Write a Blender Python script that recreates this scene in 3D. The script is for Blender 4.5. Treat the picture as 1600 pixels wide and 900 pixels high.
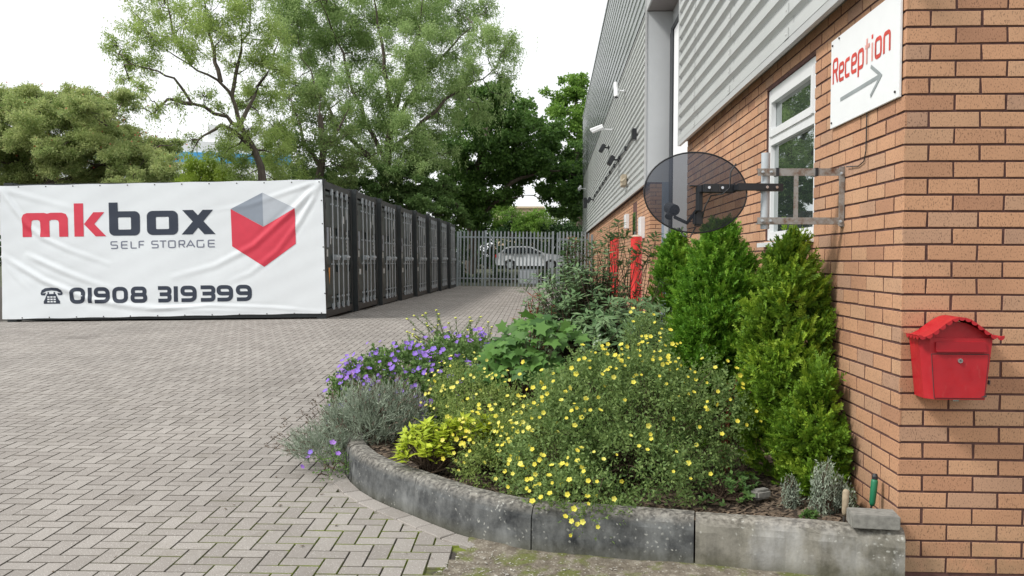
import bpy, math, random
import numpy as np
from mathutils import Vector, Matrix
random.seed(7); rng = np.random.default_rng(11)
for o in list(bpy.data.objects): bpy.data.objects.remove(o)
S = bpy.context.scene; COL = S.collection
PI = math.pi
# ------------------------------------------------------------------ camera
F, YAW, PIT, ROLL, EYE = 1350.0, .0463, .0315, -.004, 1.44
def cam_axes():
    cy, sy = math.cos(YAW), math.sin(YAW)
    f = Vector((-sy, cy, 0)); r = Vector((cy, sy, 0)); u = Vector((0, 0, 1))
    f2 = f*math.cos(PIT)-u*math.sin(PIT); u2 = u*math.cos(PIT)+f*math.sin(PIT)
    return r*math.cos(ROLL)-u2*math.sin(ROLL), u2*math.cos(ROLL)+r*math.sin(ROLL), f2
CR, CU, CF = cam_axes()
cd = bpy.data.cameras.new('camera'); cam = bpy.data.objects.new('camera', cd); COL.objects.link(cam)
cd.sensor_width = 36; cd.lens = 36*F/1600; cd.clip_start = .05; cd.clip_end = 2000
M = Matrix((CR, CU, -CF)).transposed().to_4x4(); M.translation = (0, 0, EYE)
cam.matrix_world = M; S.camera = cam
S.render.resolution_x = 1024; S.render.resolution_y = 576
def at(px, py, Y):
    d = CR*((px-800)/F)-CU*((py-450)/F)+CF; d = d*(Y/d.y)
    return Vector((d.x, d.y, d.z+EYE))
# ------------------------------------------------------------------ world, sun, exposure
SUN_DIR = Vector((-.62, -.30, .72)).normalized()
el = math.asin(SUN_DIR.z); az = math.atan2(SUN_DIR.x, SUN_DIR.y)
w = bpy.data.worlds.new('World'); S.world = w; w.use_nodes = True
nt = w.node_tree; nt.nodes.clear()
sky = nt.nodes.new('ShaderNodeTexSky'); sky.sky_type = 'NISHITA'; sky.sun_disc = False
sky.sun_elevation = el; sky.sun_rotation = az; sky.air_density = 1.0; sky.dust_density = 2.0
b1 = nt.nodes.new('ShaderNodeBackground'); b1.inputs[1].default_value = .09
b2 = nt.nodes.new('ShaderNodeBackground'); b2.inputs[0].default_value = (.965, .985, 1, 1); b2.inputs[1].default_value = 1.10
tc = nt.nodes.new('ShaderNodeTexCoord'); nz = nt.nodes.new('ShaderNodeTexNoise'); nz.inputs['Scale'].default_value = 2.2; nz.inputs['Detail'].default_value = 6
rp = nt.nodes.new('ShaderNodeMapRange'); rp.inputs[1].default_value = .3; rp.inputs[2].default_value = .5; rp.inputs[3].default_value = .94; rp.inputs[4].default_value = 1.0
mx = nt.nodes.new('ShaderNodeMixShader'); wo = nt.nodes.new('ShaderNodeOutputWorld')
L = nt.links.new
L(sky.outputs[0], b1.inputs[0]); L(tc.outputs['Generated'], nz.inputs['Vector']); L(nz.outputs['Fac'], rp.inputs[0])
L(rp.outputs[0], mx.inputs[0]); L(b1.outputs[0], mx.inputs[1]); L(b2.outputs[0], mx.inputs[2]); L(mx.outputs[0], wo.inputs[0])
sd = bpy.data.lights.new('sun', 'SUN'); sd.energy = 2.9; sd.angle = math.radians(11); sd.color = (1, .965, .91)
so = bpy.data.objects.new('sun', sd); COL.objects.link(so)
so.rotation_euler = (-SUN_DIR).to_track_quat('-Z', 'Y').to_euler()
vs = S.view_settings; vs.view_transform = 'Standard'; vs.look = 'None'; vs.gamma = 1; vs.use_curve_mapping = False; vs.exposure = 0.12

# ------------------------------------------------------------------ materials
class NB:
    def __init__(s, name):
        s.m = bpy.data.materials.new(name); s.m.use_nodes = True; s.t = s.m.node_tree; s.t.nodes.clear()
        s.out = s.t.nodes.new('ShaderNodeOutputMaterial'); s.p = s.t.nodes.new('ShaderNodeBsdfPrincipled')
        s.l(s.p.outputs[0], s.out.inputs[0])
    def n(s, ty, **kw):
        o = s.t.nodes.new('ShaderNode'+ty)
        for k, v in kw.items():
            if k in o.inputs: o.inputs[k].default_value = v
            else: setattr(o, k, v)
        return o
    def l(s, a, b): s.t.links.new(a, b)
    def pos(s):
        g = s.n('NewGeometry'); return g.outputs['Position']
    def obj(s): return s.n('TexCoord').outputs['Object']
    def mapped(s, v, sc):
        m = s.n('Mapping'); m.inputs['Scale'].default_value = sc; s.l(v, m.inputs['Vector']); return m.outputs[0]
    def noise(s, v, scale, detail=4, rough=.6):
        o = s.n('TexNoise', Scale=scale, Detail=detail, Roughness=rough); s.l(v, o.inputs['Vector']); return o.outputs['Fac']
    def voro(s, v, scale, feature='F1', out='Distance'):
        o = s.n('TexVoronoi', Scale=scale); o.feature = feature; s.l(v, o.inputs['Vector']); return o.outputs[out]
    def ramp(s, v, stops, interp='LINEAR'):
        o = s.n('ValToRGB'); e = o.color_ramp.elements; o.color_ramp.interpolation = interp
        while len(e) < len(stops): e.new(.5)
        for i, (p, c) in enumerate(stops):
            e[i].position = p; e[i].color = (c, c, c, 1) if isinstance(c, (int, float)) else (*c, 1)
        s.l(v, o.inputs[0]); return o.outputs[0]
    def mix(s, f, a, b, mode='MIX'):
        o = s.n('MixRGB'); o.blend_type = mode
        for i, x in ((0, f), (1, a), (2, b)):
            if isinstance(x, (int, float)): o.inputs[i].default_value = x if i == 0 else (x, x, x, 1)
            elif isinstance(x, tuple): o.inputs[i].default_value = (*x, 1)
            else: s.l(x, o.inputs[i])
        return o.outputs[0]
    def bump(s, h, strength=.3, dist=.005):
        o = s.n('Bump', Strength=strength, Distance=dist); s.l(h, o.inputs['Height']); s.l(o.outputs[0], s.p.inputs['Normal'])
    def col(s, c):
        if isinstance(c, tuple): s.p.inputs['Base Color'].default_value = (*c, 1)
        else: s.l(c, s.p.inputs['Base Color'])
    def rough(s, r):
        if isinstance(r, (int, float)): s.p.inputs['Roughness'].default_value = r
        else: s.l(r, s.p.inputs['Roughness'])
def simple(name, c, rough=.5, metal=0, var=.12, scale=8, spec=None, bump=0):
    b = NB(name); n = b.noise(b.pos(), scale, 5)
    c2 = tuple(x*(1-var) for x in c); c3 = tuple(min(1, x*(1+var)) for x in c)
    b.col(b.ramp(n, [(.3, c2), (.7, c3)])); b.rough(rough); b.p.inputs['Metallic'].default_value = metal
    if spec is not None: b.p.inputs['Specular IOR Level'].default_value = spec
    if bump: b.bump(b.noise(b.pos(), 300, 3), bump, .002)
    return b.m
def foliage(name, dark, mid, light, nscale=6, transl=.25, rough=.55):
    b = NB(name); g = b.n('NewGeometry'); r = g.outputs['Random Per Island']
    c = b.ramp(r, [(0, dark), (.5, mid), (1, light)])
    n = b.noise(g.outputs['Position'], nscale, 3)
    c = b.mix(b.ramp(n, [(.35, 0.0), (.65, .55)]), c, light)
    b.col(c); b.rough(rough); b.p.inputs['Specular IOR Level'].default_value = .3
    t = b.n('BsdfTranslucent'); b.l(c, t.inputs[0]); m = b.n('MixShader'); m.inputs[0].default_value = transl
    b.l(b.p.outputs[0], m.inputs[1]); b.l(t.outputs[0], m.inputs[2]); b.l(m.outputs[0], b.out.inputs[0])
    return b.m
MT = {}
def m_brick():
    b = NB('brick'); g = b.n('NewGeometry'); P = g.outputs['Position']
    c = b.ramp(g.outputs['Random Per Island'], [(0, (.40, .205, .12)), (.15, (.49, .262, .15)), (.6, (.54, .295, .168)), (.85, (.53, .312, .185)), (1, (.42, .25, .165))])
    sp = b.ramp(b.noise(b.mapped(P, (1, 1, .45)), 210, 2), [(.34, .45), (.44, 1)])
    c = b.mix(1, c, sp, 'MULTIPLY')
    big = b.ramp(b.noise(P, 2.3, 4), [(.3, .86), (.7, 1.08)]); c = b.mix(1, c, big, 'MULTIPLY')
    eff = b.ramp(b.noise(P, 5, 8, .75), [(.66, 0.0), (.76, .28)]); c = b.mix(eff, c, (.55, .5, .48))
    sepz = b.n('SeparateXYZ'); b.l(P, sepz.inputs[0])
    low = b.n('MapRange'); low.inputs[1].default_value = .0; low.inputs[2].default_value = .35; low.inputs[3].default_value = .35; low.inputs[4].default_value = 0; b.l(sepz.outputs[2], low.inputs[0])
    mm = b.n('Math', operation='MULTIPLY'); b.l(low.outputs[0], mm.inputs[0]); b.l(b.ramp(b.noise(P, 9, 5), [(.4, 0.), (.6, 1.)]), mm.inputs[1])
    c = b.mix(mm.outputs[0], c, (.16, .15, .08))
    b.col(c); b.rough(.85); b.bump(b.noise(P, 320, 3), .5, .0015); return b.m
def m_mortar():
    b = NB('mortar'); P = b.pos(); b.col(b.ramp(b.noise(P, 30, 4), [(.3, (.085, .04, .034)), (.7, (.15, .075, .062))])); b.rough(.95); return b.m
def m_block():
    b = NB('paving_block'); g = b.n('NewGeometry'); P = g.outputs['Position']
    c = b.ramp(g.outputs['Random Per Island'], [(0, (.245, .222, .202)), (.5, (.282, .258, .235)), (1, (.318, .293, .268))])
    c = b.mix(1, c, b.ramp(b.noise(P, .55, 5), [(.3, .86), (.7, 1.12)]), 'MULTIPLY')
    c = b.mix(b.ramp(b.voro(P, 85), [(.12, .9), (.2, 0.)]), c, (.66, .64, .60))
    c = b.mix(b.ramp(b.noise(P, 160, 2), [(.34, .5), (.46, 0.)]), c, (.14, .12, .10))
    c = b.mix(b.ramp(b.noise(P, 3.5, 6, .7), [(.56, 0.), (.72, .35)]), c, (.15, .13, .10))
    st = b.ramp(b.noise(b.mapped(P, (.9, .16, 1)), 1.6, 5, .65), [(.54, 0.), (.72, .22)]); c = b.mix(st, c, (.12, .108, .095))
    oil = b.ramp(b.voro(P, .42), [(.07, .55), (.17, 0.)]); om = b.n('Math', operation='MULTIPLY'); b.l(oil, om.inputs[0]); b.l(b.ramp(b.noise(P, 7, 5), [(.4, .2), (.6, 1.)]), om.inputs[1]); c = b.mix(om.outputs[0], c, (.09, .08, .07))
    b.col(c); b.rough(.8); b.bump(b.noise(P, 250, 3), .45, .002); return b.m
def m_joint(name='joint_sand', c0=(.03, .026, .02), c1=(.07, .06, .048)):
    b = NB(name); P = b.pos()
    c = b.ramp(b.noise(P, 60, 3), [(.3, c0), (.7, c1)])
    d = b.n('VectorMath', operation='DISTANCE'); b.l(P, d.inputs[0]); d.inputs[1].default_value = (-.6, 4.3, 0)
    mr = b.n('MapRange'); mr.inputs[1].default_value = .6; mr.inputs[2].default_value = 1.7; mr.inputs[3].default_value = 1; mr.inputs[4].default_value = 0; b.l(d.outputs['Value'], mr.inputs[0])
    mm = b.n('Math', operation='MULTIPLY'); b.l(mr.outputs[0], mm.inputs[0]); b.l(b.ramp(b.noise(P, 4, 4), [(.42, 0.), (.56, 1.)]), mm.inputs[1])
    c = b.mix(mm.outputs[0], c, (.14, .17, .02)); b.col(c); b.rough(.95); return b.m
def m_kerb(name, base, dark, dk):
    b = NB(name); P = b.pos(); sep = b.n('SeparateXYZ'); b.l(P, sep.inputs[0])
    c = b.ramp(b.noise(P, 7, 6, .7), [(.32, dark), (.62, base)])
    st = b.ramp(b.noise(b.mapped(P, (1, 1, .25)), 14, 5), [(.4, .6), (.65, 1.25)]); c = b.mix(.5, c, st, 'MULTIPLY')
    c = b.mix(b.ramp(b.noise(b.mapped(P, (1, 1, .5)), 3.2, 5, .65), [(.5, 0.), (.68, .6)]), c, tuple(min(.5, v*2.3) for v in base))
    # weathered algae and soot on the front, scrubbed lighter top arris
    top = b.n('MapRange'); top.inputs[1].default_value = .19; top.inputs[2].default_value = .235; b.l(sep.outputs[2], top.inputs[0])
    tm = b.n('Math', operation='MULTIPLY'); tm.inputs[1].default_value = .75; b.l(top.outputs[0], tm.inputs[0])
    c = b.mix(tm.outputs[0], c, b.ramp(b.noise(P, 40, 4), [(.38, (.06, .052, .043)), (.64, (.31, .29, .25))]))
    dist = b.n('VectorMath', operation='ADD'); b.l(P, dist.inputs[0]); nn = b.n('TexNoise', Scale=25.0); b.l(P, nn.inputs['Vector'])
    sc = b.n('VectorMath', operation='SCALE'); sc.inputs['Scale'].default_value = .035; b.l(nn.outputs['Color'], sc.inputs[0]); b.l(sc.outputs[0], dist.inputs[1])
    sp = b.ramp(b.voro(dist.outputs[0], 38), [(.14, .8), (.26, 0.)])
    msk = b.ramp(b.noise(P, 5, 4), [(.47, 0.), (.6, .8)]); m1 = b.n('Math', operation='MULTIPLY'); b.l(sp, m1.inputs[0]); b.l(msk, m1.inputs[1])
    c = b.mix(m1.outputs[0], c, (.48, .48, .44))
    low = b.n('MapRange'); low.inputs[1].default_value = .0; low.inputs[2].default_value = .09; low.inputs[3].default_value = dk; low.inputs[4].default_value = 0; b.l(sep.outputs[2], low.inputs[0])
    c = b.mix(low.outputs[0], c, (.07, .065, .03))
    b.col(c); b.rough(.9); b.bump(b.noise(P, 90, 5), .5, .004); return b.m
def m_soil():
    b = NB('soil'); P = b.pos(); c = b.ramp(b.noise(P, 25, 7, .75), [(.3, (.018, .012, .008)), (.55, (.05, .034, .022)), (.75, (.12, .09, .06))])
    b.col(c); b.rough(.95); b.bump(b.noise(P, 60, 6), 1, .02); return b.m
def m_dirt():
    b = NB('dirt_concrete'); P = b.pos(); c = b.ramp(b.noise(P, 16, 7, .75), [(.3, (.07, .055, .04)), (.5, (.17, .145, .11)), (.68, (.30, .27, .22))])
    c = b.mix(b.ramp(b.noise(P, 5.5, 5), [(.5, 0.), (.6, .8)]), c, (.11, .13, .02))
    c = b.mix(b.ramp(b.voro(P, 45), [(.14, .7), (.24, 0.)]), c, (.42, .40, .36))
    b.col(c); b.rough(.95); b.bump(b.noise(P, 50, 6), 1, .012); return b.m
def m_ground():
    b = NB('rough_ground'); P = b.pos(); c = b.ramp(b.noise(P, 1.2, 6), [(.3, (.035, .045, .018)), (.7, (.07, .075, .035))]); b.col(c); b.rough(.95); return b.m
def m_screen():
    b = NB('perforated_mesh'); b.col((.028, .036, .055)); b.rough(.6)
    t = b.n('BsdfTransparent'); m = b.n('MixShader'); m.inputs[0].default_value = .20; b.l(b.p.outputs[0], m.inputs[1]); b.l(t.outputs[0], m.inputs[2]); b.l(m.outputs[0], b.out.inputs[0]); return b.m
def m_glass():
    b = NB('window_glass'); b.col((.05, .065, .06)); b.rough(.02); b.p.inputs['Specular IOR Level'].default_value = 1.0
    g = b.n('BsdfGlossy'); g.inputs['Roughness'].default_value = .01; g.inputs['Color'].default_value = (.8, .85, .85, 1)
    m = b.n('MixShader'); m.inputs[0].default_value = .45; b.l(b.p.outputs[0], m.inputs[1]); b.l(g.outputs[0], m.inputs[2]); b.l(m.outputs[0], b.out.inputs[0]); return b.m
def m_bark(name, a, c2):
    b = NB(name); P = b.pos(); b.col(b.ramp(b.noise(b.mapped(P, (1, 1, .2)), 12, 5), [(.3, a), (.7, c2)])); b.rough(.9); return b.m
def m_rust():
    b = NB('rusty_galvanised'); P = b.pos(); c = b.ramp(b.noise(P, 22, 6, .7), [(.45, (.33, .33, .32)), (.58, (.24, .20, .17)), (.68, (.16, .075, .04))]); b.col(c); b.rough(.6); b.p.inputs['Metallic'].default_value = .3; return b.m
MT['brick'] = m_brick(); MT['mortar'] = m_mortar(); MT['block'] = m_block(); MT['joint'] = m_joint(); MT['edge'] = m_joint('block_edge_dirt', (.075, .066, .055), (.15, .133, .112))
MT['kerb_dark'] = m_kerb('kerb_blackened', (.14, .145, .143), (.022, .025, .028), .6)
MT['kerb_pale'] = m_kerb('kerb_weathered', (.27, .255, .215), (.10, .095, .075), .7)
MT['soil'] = m_soil(); MT['dirt'] = m_dirt(); MT['ground'] = m_ground(); MT['screen'] = m_screen(); MT['glass'] = m_glass(); MT['rust'] = m_rust()
MT['clad'] = simple('cladding_pale_grey', (.50, .515, .51), .42, var=.05, scale=1.5)
MT['clad_far'] = simple('cladding_grey', (.52, .54, .53), .42, var=.05, scale=1.5)
MT['clad_dark'] = simple('cladding_slate_grey', (.22, .235, .24), .25, var=.08, scale=.8)
MT['flash'] = simple('flashing_grey', (.46, .47, .47), .5, var=.05, scale=2)
MT['soffit'] = simple('soffit_grey', (.24, .22, .215), .6, var=.08, scale=3)
MT['soffit_brown'] = simple('soffit_brown', (.10, .075, .065), .6)
MT['endpanel'] = simple('end_panel_grey', (.50, .52, .535), .5, var=.06, scale=1.2)
MT['upvc'] = simple('white_upvc', (.78, .79, .80), .3, var=.03)
MT['bluegrey'] = simple('blue_grey_paint', (.27, .33, .40), .5, var=.06)
MT['darkframe'] = simple('dark_frame', (.02, .024, .03), .4)
def m_cont(name, c):
    b = NB(name); P = b.pos(); n = b.noise(P, 3, 6, .7); col = b.ramp(n, [(.3, tuple(v*.75 for v in c)), (.7, tuple(v*1.3 for v in c))])
    col = b.mix(b.ramp(b.noise(b.mapped(P, (1, 1, .22)), 9, 5, .7), [(.66, 0.), (.78, .25)]), col, (.13, .135, .13)); col = b.mix(b.ramp(b.noise(P, 17, 6, .75), [(.68, 0.), (.74, .7)]), col, (.13, .055, .025))
    b.col(col); b.rough(.5); return b.m
MT['container'] = m_cont('container_paint', (.036, .054, .053))
MT['container_rail'] = simple('container_rail_paint', (.024, .03, .032), .5, var=.2, scale=3)
MT['galv'] = simple('galvanised_bar', (.44, .48, .51), .5, .1, var=.15, scale=6)
MT['fence'] = simple('galvanised_pale', (.27, .31, .33), .55, .25, var=.15, scale=3)
MT['white'] = simple('white_sheet', (.80, .82, .83), .5, var=.02)
MT['banner'] = simple('banner_pvc', (.76, .80, .83), .45, var=.02, scale=2)
MT['red_print'] = simple('red_print', (.66, .045, .08), .45, var=.04)
MT['navy_print'] = simple('navy_print', (.028, .038, .062), .45, var=.05)
MT['grey_print'] = simple('grey_print', (.17, .185, .25), .45)
MT['lgrey'] = simple('pale_grey_print', (.46, .50, .55), .45, var=.03)
MT['mgrey'] = simple('mid_grey_print', (.26, .30, .36), .45, var=.03)
MT['sign_red'] = simple('sign_red', (.62, .05, .035), .4, var=.3, scale=14)
MT['sign_fade'] = simple('sign_faded_red', (.75, .36, .32), .4, var=.3, scale=24)
MT['sign_grey'] = simple('sign_grey', (.30, .33, .34), .4)
def m_post():
    b = NB('red_paint'); P = b.pos(); c = b.ramp(b.noise(P, 6, 5), [(.3, (.36, .008, .016)), (.7, (.50, .014, .022))])
    c = b.mix(b.ramp(b.noise(b.mapped(P, (1, 1, .3)), 40, 5, .7), [(.6, 0.), (.78, .3)]), c, (.52, .16, .13)); c = b.mix(b.ramp(b.noise(P, 120, 4, .7), [(.70, 0.), (.73, .8)]), c, (.10, .03, .03))
    b.col(c); b.rough(b.ramp(b.noise(P, 30, 5), [(.3, .32), (.7, .6)])); return b.m
MT['postred'] = m_post()
MT['postred2'] = simple('red_paint_flap', (.34, .010, .018), .35, var=.1, scale=9)
MT['chip'] = simple('chipped_metal', (.05, .045, .045), .6)
MT['chrome'] = simple('chrome', (.6, .6, .62), .2, .9)
MT['black'] = simple('black_plastic', (.018, .02, .024), .42, var=.2)
MT['bollard'] = simple('bollard_red', (.60, .025, .022), .5, var=.15, scale=5)
MT['beige'] = simple('concrete_cap', (.42, .36, .27), .9)
MT['orange'] = simple('orange_decal', (.75, .28, .02), .5)
MT['sticker'] = simple('white_sticker', (.52, .55, .55), .5)
MT['concrete'] = simple('paver_grey', (.22, .215, .195), .9, var=.3, scale=30, bump=.4)
MT['wood'] = simple('worn_wood', (.36, .29, .20), .8, var=.3, scale=25)
MT['greenhandle'] = simple('green_handle', (.012, .16, .075), .45, var=.1)
MT['steel'] = simple('old_steel', (.12, .11, .10), .5, .5, var=.3)
MT['chips'] = simple('wood_chip', (.13, .095, .065), .9, var=.6, scale=30)
MT['pebble'] = simple('pebble', (.38, .36, .32), .9, var=.4, scale=20)
MT['carpaint'] = simple('silver_car_paint', (.62, .64, .66), .25, .2, var=.03)
MT['tyre'] = simple('tyre_rubber', (.015, .015, .016), .8)
MT['carglass'] = simple('car_glass', (.012, .015, .018), .08)
MT['tail'] = simple('tail_lamp', (.5, .02, .02), .3)
MT['bluewall'] = simple('blue_cladding', (.08, .40, .76), .5, var=.05)
MT['whitewall'] = simple('white_cladding', (.90, .91, .92), .5, var=.03)
MT['cream'] = simple('cream_render', (.62, .50, .34), .8)
MT['bark'] = m_bark('bark_grey_brown', (.045, .036, .028), (.13, .105, .08))
MT['stem'] = m_bark('stem_brown', (.05, .032, .02), (.12, .08, .05))
MT['redstem'] = simple('red_stem', (.28, .05, .03), .6)
MT['willow'] = foliage('willow_leaf', (.17, .28, .09), (.29, .42, .15), (.46, .58, .25), .5, .5)
MT['willow2'] = foliage('willow_leaf_olive', (.20, .31, .08), (.34, .47, .13), (.52, .62, .22), .5, .5)
MT['maple'] = foliage('sycamore_leaf', (.04, .10, .025), (.09, .18, .04), (.16, .29, .065), .35, .4)
MT['bright'] = foliage('bright_leaf', (.08, .18, .03), (.16, .30, .05), (.26, .42, .08), .6, .45)
MT['haw'] = foliage('hawthorn_leaf', (.10, .18, .06), (.19, .28, .09), (.31, .39, .14), .6, .45)
MT['hawred'] = foliage('hawthorn_tinged_leaf', (.19, .29, .09), (.33, .43, .15), (.52, .56, .24), 1.2, .5)
MT['hawdark'] = foliage('hawthorn_deep_leaf', (.06, .13, .035), (.12, .22, .06), (.20, .31, .10), .6, .4)
MT['berry'] = simple('red_berry', (.42, .10, .04), .5)
MT['lime'] = foliage('lime_leaf', (.16, .26, .03), (.28, .40, .05), (.40, .50, .09), 1, .4)
MT['hedge'] = foliage('hedge_leaf', (.012, .035, .012), (.025, .065, .02), (.05, .11, .03), .6, .2)
MT['sage'] = foliage('pale_hedge_leaf', (.10, .17, .05), (.17, .26, .08), (.26, .34, .13), .6, .3)
MT['conifer'] = foliage('conifer_spray', (.05, .15, .012), (.10, .25, .02), (.17, .35, .03), 9, .3)
MT['conifer2'] = foliage('conifer_spray_yellow', (.06, .14, .012), (.12, .24, .018), (.20, .34, .03), 8, .3)
MT['conifer_new'] = foliage('conifer_new_growth', (.12, .28, .02), (.20, .40, .035), (.30, .50, .06), 9, .35)
MT['conifer2_new'] = foliage('conifer_new_growth_yellow', (.15, .28, .02), (.26, .41, .03), (.38, .52, .06), 9, .35)
MT['poten'] = foliage('potentilla_leaf', (.08, .155, .045), (.155, .25, .075), (.27, .37, .12), 5, .4)
MT['poten_pale'] = foliage('potentilla_new_leaf', (.11, .19, .045), (.20, .29, .075), (.34, .42, .12), 5, .4)
def m_petal(name, a, c2, c3):
    b = NB(name); g_ = b.n('NewGeometry'); c = b.ramp(b.n('ObjectInfo').outputs['Random'], [(0, a), (.5, c2), (1, c3)]); c = b.mix(b.ramp(g_.outputs['Random Per Island'], [(0, 0.), (1, .5)]), c, c2)
    b.col(c); b.rough(.6); t = b.n('BsdfTranslucent'); b.l(c, t.inputs[0]); m = b.n('MixShader'); m.inputs[0].default_value = .3; b.l(b.p.outputs[0], m.inputs[1]); b.l(t.outputs[0], m.inputs[2]); b.l(m.outputs[0], b.out.inputs[0]); return b.m
MT['yellow'] = m_petal('yellow_petal', (.86, .82, .22), (.82, .76, .10), (.78, .66, .06))
MT['yellowc'] = simple('yellow_centre', (.55, .38, .02), .7)
MT['lemon'] = simple('lemon_flower', (.68, .70, .14), .7, var=.15, scale=60)
MT['purple'] = m_petal('violet_petal', (.24, .18, .72), (.36, .18, .70), (.50, .26, .72))
MT['purplec'] = simple('violet_centre', (.5, .4, .7), .7)
MT['choisya'] = foliage('lime_evergreen_leaf', (.26, .36, .03), (.42, .52, .04), (.58, .66, .07), 12, .3)
MT['lav'] = foliage('lavender_leaf', (.16, .20, .145), (.28, .34, .25), (.42, .48, .38), 8, .2)
MT['lavbrown'] = foliage('dry_stem', (.07, .05, .04), (.13, .095, .075), (.20, .16, .12), 8, .1)
MT['gera'] = foliage('geranium_leaf', (.07, .14, .04), (.13, .23, .065), (.21, .33, .10), 8, .35)
MT['bigleaf'] = foliage('maple_seedling_leaf', (.04, .11, .025), (.075, .18, .038), (.14, .28, .06), 4, .3)
MT['redleaf'] = foliage('reddish_leaf', (.20, .04, .03), (.30, .07, .05), (.34, .13, .06), 9, .3)
MT['vib'] = foliage('glossy_leaf', (.06, .135, .05), (.125, .225, .09), (.23, .34, .16), 4, .25, .3)
MT['weed'] = foliage('weed_leaf', (.04, .10, .025), (.08, .16, .04), (.13, .23, .06), 8, .3)

# ------------------------------------------------------------------ object helpers
def link(o, parent=None):
    COL.objects.link(o)
    if parent is not None: o.parent = parent
    return o
def meta(o, label=None, cat=None, group=None, kind=None):
    for k, v in (('label', label), ('category', cat), ('group', group), ('kind', kind)):
        if v: o[k] = v
    return o
def thing(name, label, cat, loc=(0, 0, 0), rot=(0, 0, 0), group=None):
    o = bpy.data.objects.new(name, None); o.empty_display_size = .1; o.location = loc; o.rotation_euler = rot
    link(o); return meta(o, label, cat, group)
class MB:
    def __init__(s): s.v = []; s.f = []; s.mi = []; s.ms = []
    def _m(s, mat):
        if mat not in s.ms: s.ms.append(mat)
        return s.ms.index(mat)
    def add(s, V, Fc, mat):
        n = len(s.v); s.v += [tuple(p) for p in V]; k = s._m(mat)
        for f in Fc: s.f.append(tuple(i+n for i in f)); s.mi.append(k)
    def box(s, c, d, mat, R=None, taper=1.0, bev=0):
        hx, hy, hz = d[0]/2, d[1]/2, d[2]/2
        if bev: return s.bbox(c, d, mat, R, bev)
        V = [Vector((x*hx*(taper if z > 0 else 1), y*hy*(taper if z > 0 else 1), z*hz)) for z in (-1, 1) for y in (-1, 1) for x in (-1, 1)]
        if R is not None: V = [R @ p for p in V]
        V = [p+Vector(c) for p in V]
        s.add(V, [(0, 2, 3, 1), (4, 5, 7, 6), (0, 1, 5, 4), (2, 6, 7, 3), (0, 4, 6, 2), (1, 3, 7, 5)], mat)
    def bbox(s, c, d, mat, R=None, bev=.005):
        import bmesh
        bm = bmesh.new(); bmesh.ops.create_cube(bm, size=1)
        for v in bm.verts: v.co = Vector((v.co.x*d[0], v.co.y*d[1], v.co.z*d[2]))
        bmesh.ops.bevel(bm, geom=list(bm.edges), offset=bev, segments=2, affect='EDGES')
        bm.verts.index_update()
        V = [(R @ v.co if R is not None else v.co)+Vector(c) for v in bm.verts]; s.add(V, [[v.index for v in f.verts] for f in bm.faces], mat); bm.free()
    def b6(s, x0, x1, y0, y1, z0, z1, mat, bev=0):
        s.box(((x0+x1)/2, (y0+y1)/2, (z0+z1)/2), (x1-x0, y1-y0, z1-z0), mat, bev=bev)
    def tube(s, pts, r, mat, n=6, cap=True):
        pts = [Vector(p) for p in pts]
        rr = r if isinstance(r, (list, tuple)) else [r]*len(pts)
        V = []; up = Vector((.13, .31, .94))
        for i, p in enumerate(pts):
            t = (pts[min(i+1, len(pts)-1)]-pts[max(i-1, 0)]); t = t.normalized() if t.length > 1e-9 else Vector((0, 0, 1))
            a = t.cross(up)
            if a.length < .2: a = t.cross(Vector((1, 0, 0)))
            a.normalize(); b = t.cross(a)
            for k in range(n):
                an = 2*PI*k/n; V.append(p+(a*math.cos(an)+b*math.sin(an))*rr[i])
        Fc = [(i*n+k, i*n+(k+1) % n, (i+1)*n+(k+1) % n, (i+1)*n+k) for i in range(len(pts)-1) for k in range(n)]
        if cap: Fc += [tuple(range(n-1, -1, -1)), tuple((len(pts)-1)*n+k for k in range(n))]
        s.add(V, Fc, mat)
    def ball(s, c, r, mat, n=10, m=6, sc=(1, 1, 1)):
        V = []; Fc = []
        for j in range(m+1):
            th = PI*j/m
            for k in range(n):
                V.append((c[0]+r*sc[0]*math.sin(th)*math.cos(2*PI*k/n), c[1]+r*sc[1]*math.sin(th)*math.sin(2*PI*k/n), c[2]+r*sc[2]*math.cos(th)))
        for j in range(m):
            for k in range(n): Fc.append((j*n+k, (j+1)*n+k, (j+1)*n+(k+1) % n, j*n+(k+1) % n))
        s.add(V, Fc, mat)
    def prism(s, poly, axis, a, b, mat, cap=True):   # poly: list of (u,v); axis 0/1/2 extruded from a to b
        def P(u, v, w): return {0: (w, u, v), 1: (u, w, v), 2: (u, v, w)}[axis]
        n = len(poly); V = [P(u, v, a) for u, v in poly]+[P(u, v, b) for u, v in poly]
        Fc = [(i, (i+1) % n, n+(i+1) % n, n+i) for i in range(n)]
        if cap: Fc += [tuple(range(n-1, -1, -1)), tuple(range(n, 2*n))]
        s.add(V, Fc, mat)
    def build(s, name, parent=None, smooth=False):
        me = bpy.data.meshes.new(name); me.from_pydata(s.v, [], s.f)
        for m in s.ms: me.materials.append(MT[m])
        if len(s.ms) > 1: me.polygons.foreach_set('material_index', s.mi)
        if smooth: me.polygons.foreach_set('use_smooth', [True]*len(s.f))
        import bmesh
        bm = bmesh.new(); bm.from_mesh(me); bmesh.ops.recalc_face_normals(bm, faces=bm.faces[:]); bm.to_mesh(me); bm.free()
        me.update(); return link(bpy.data.objects.new(name, me), parent)
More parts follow.
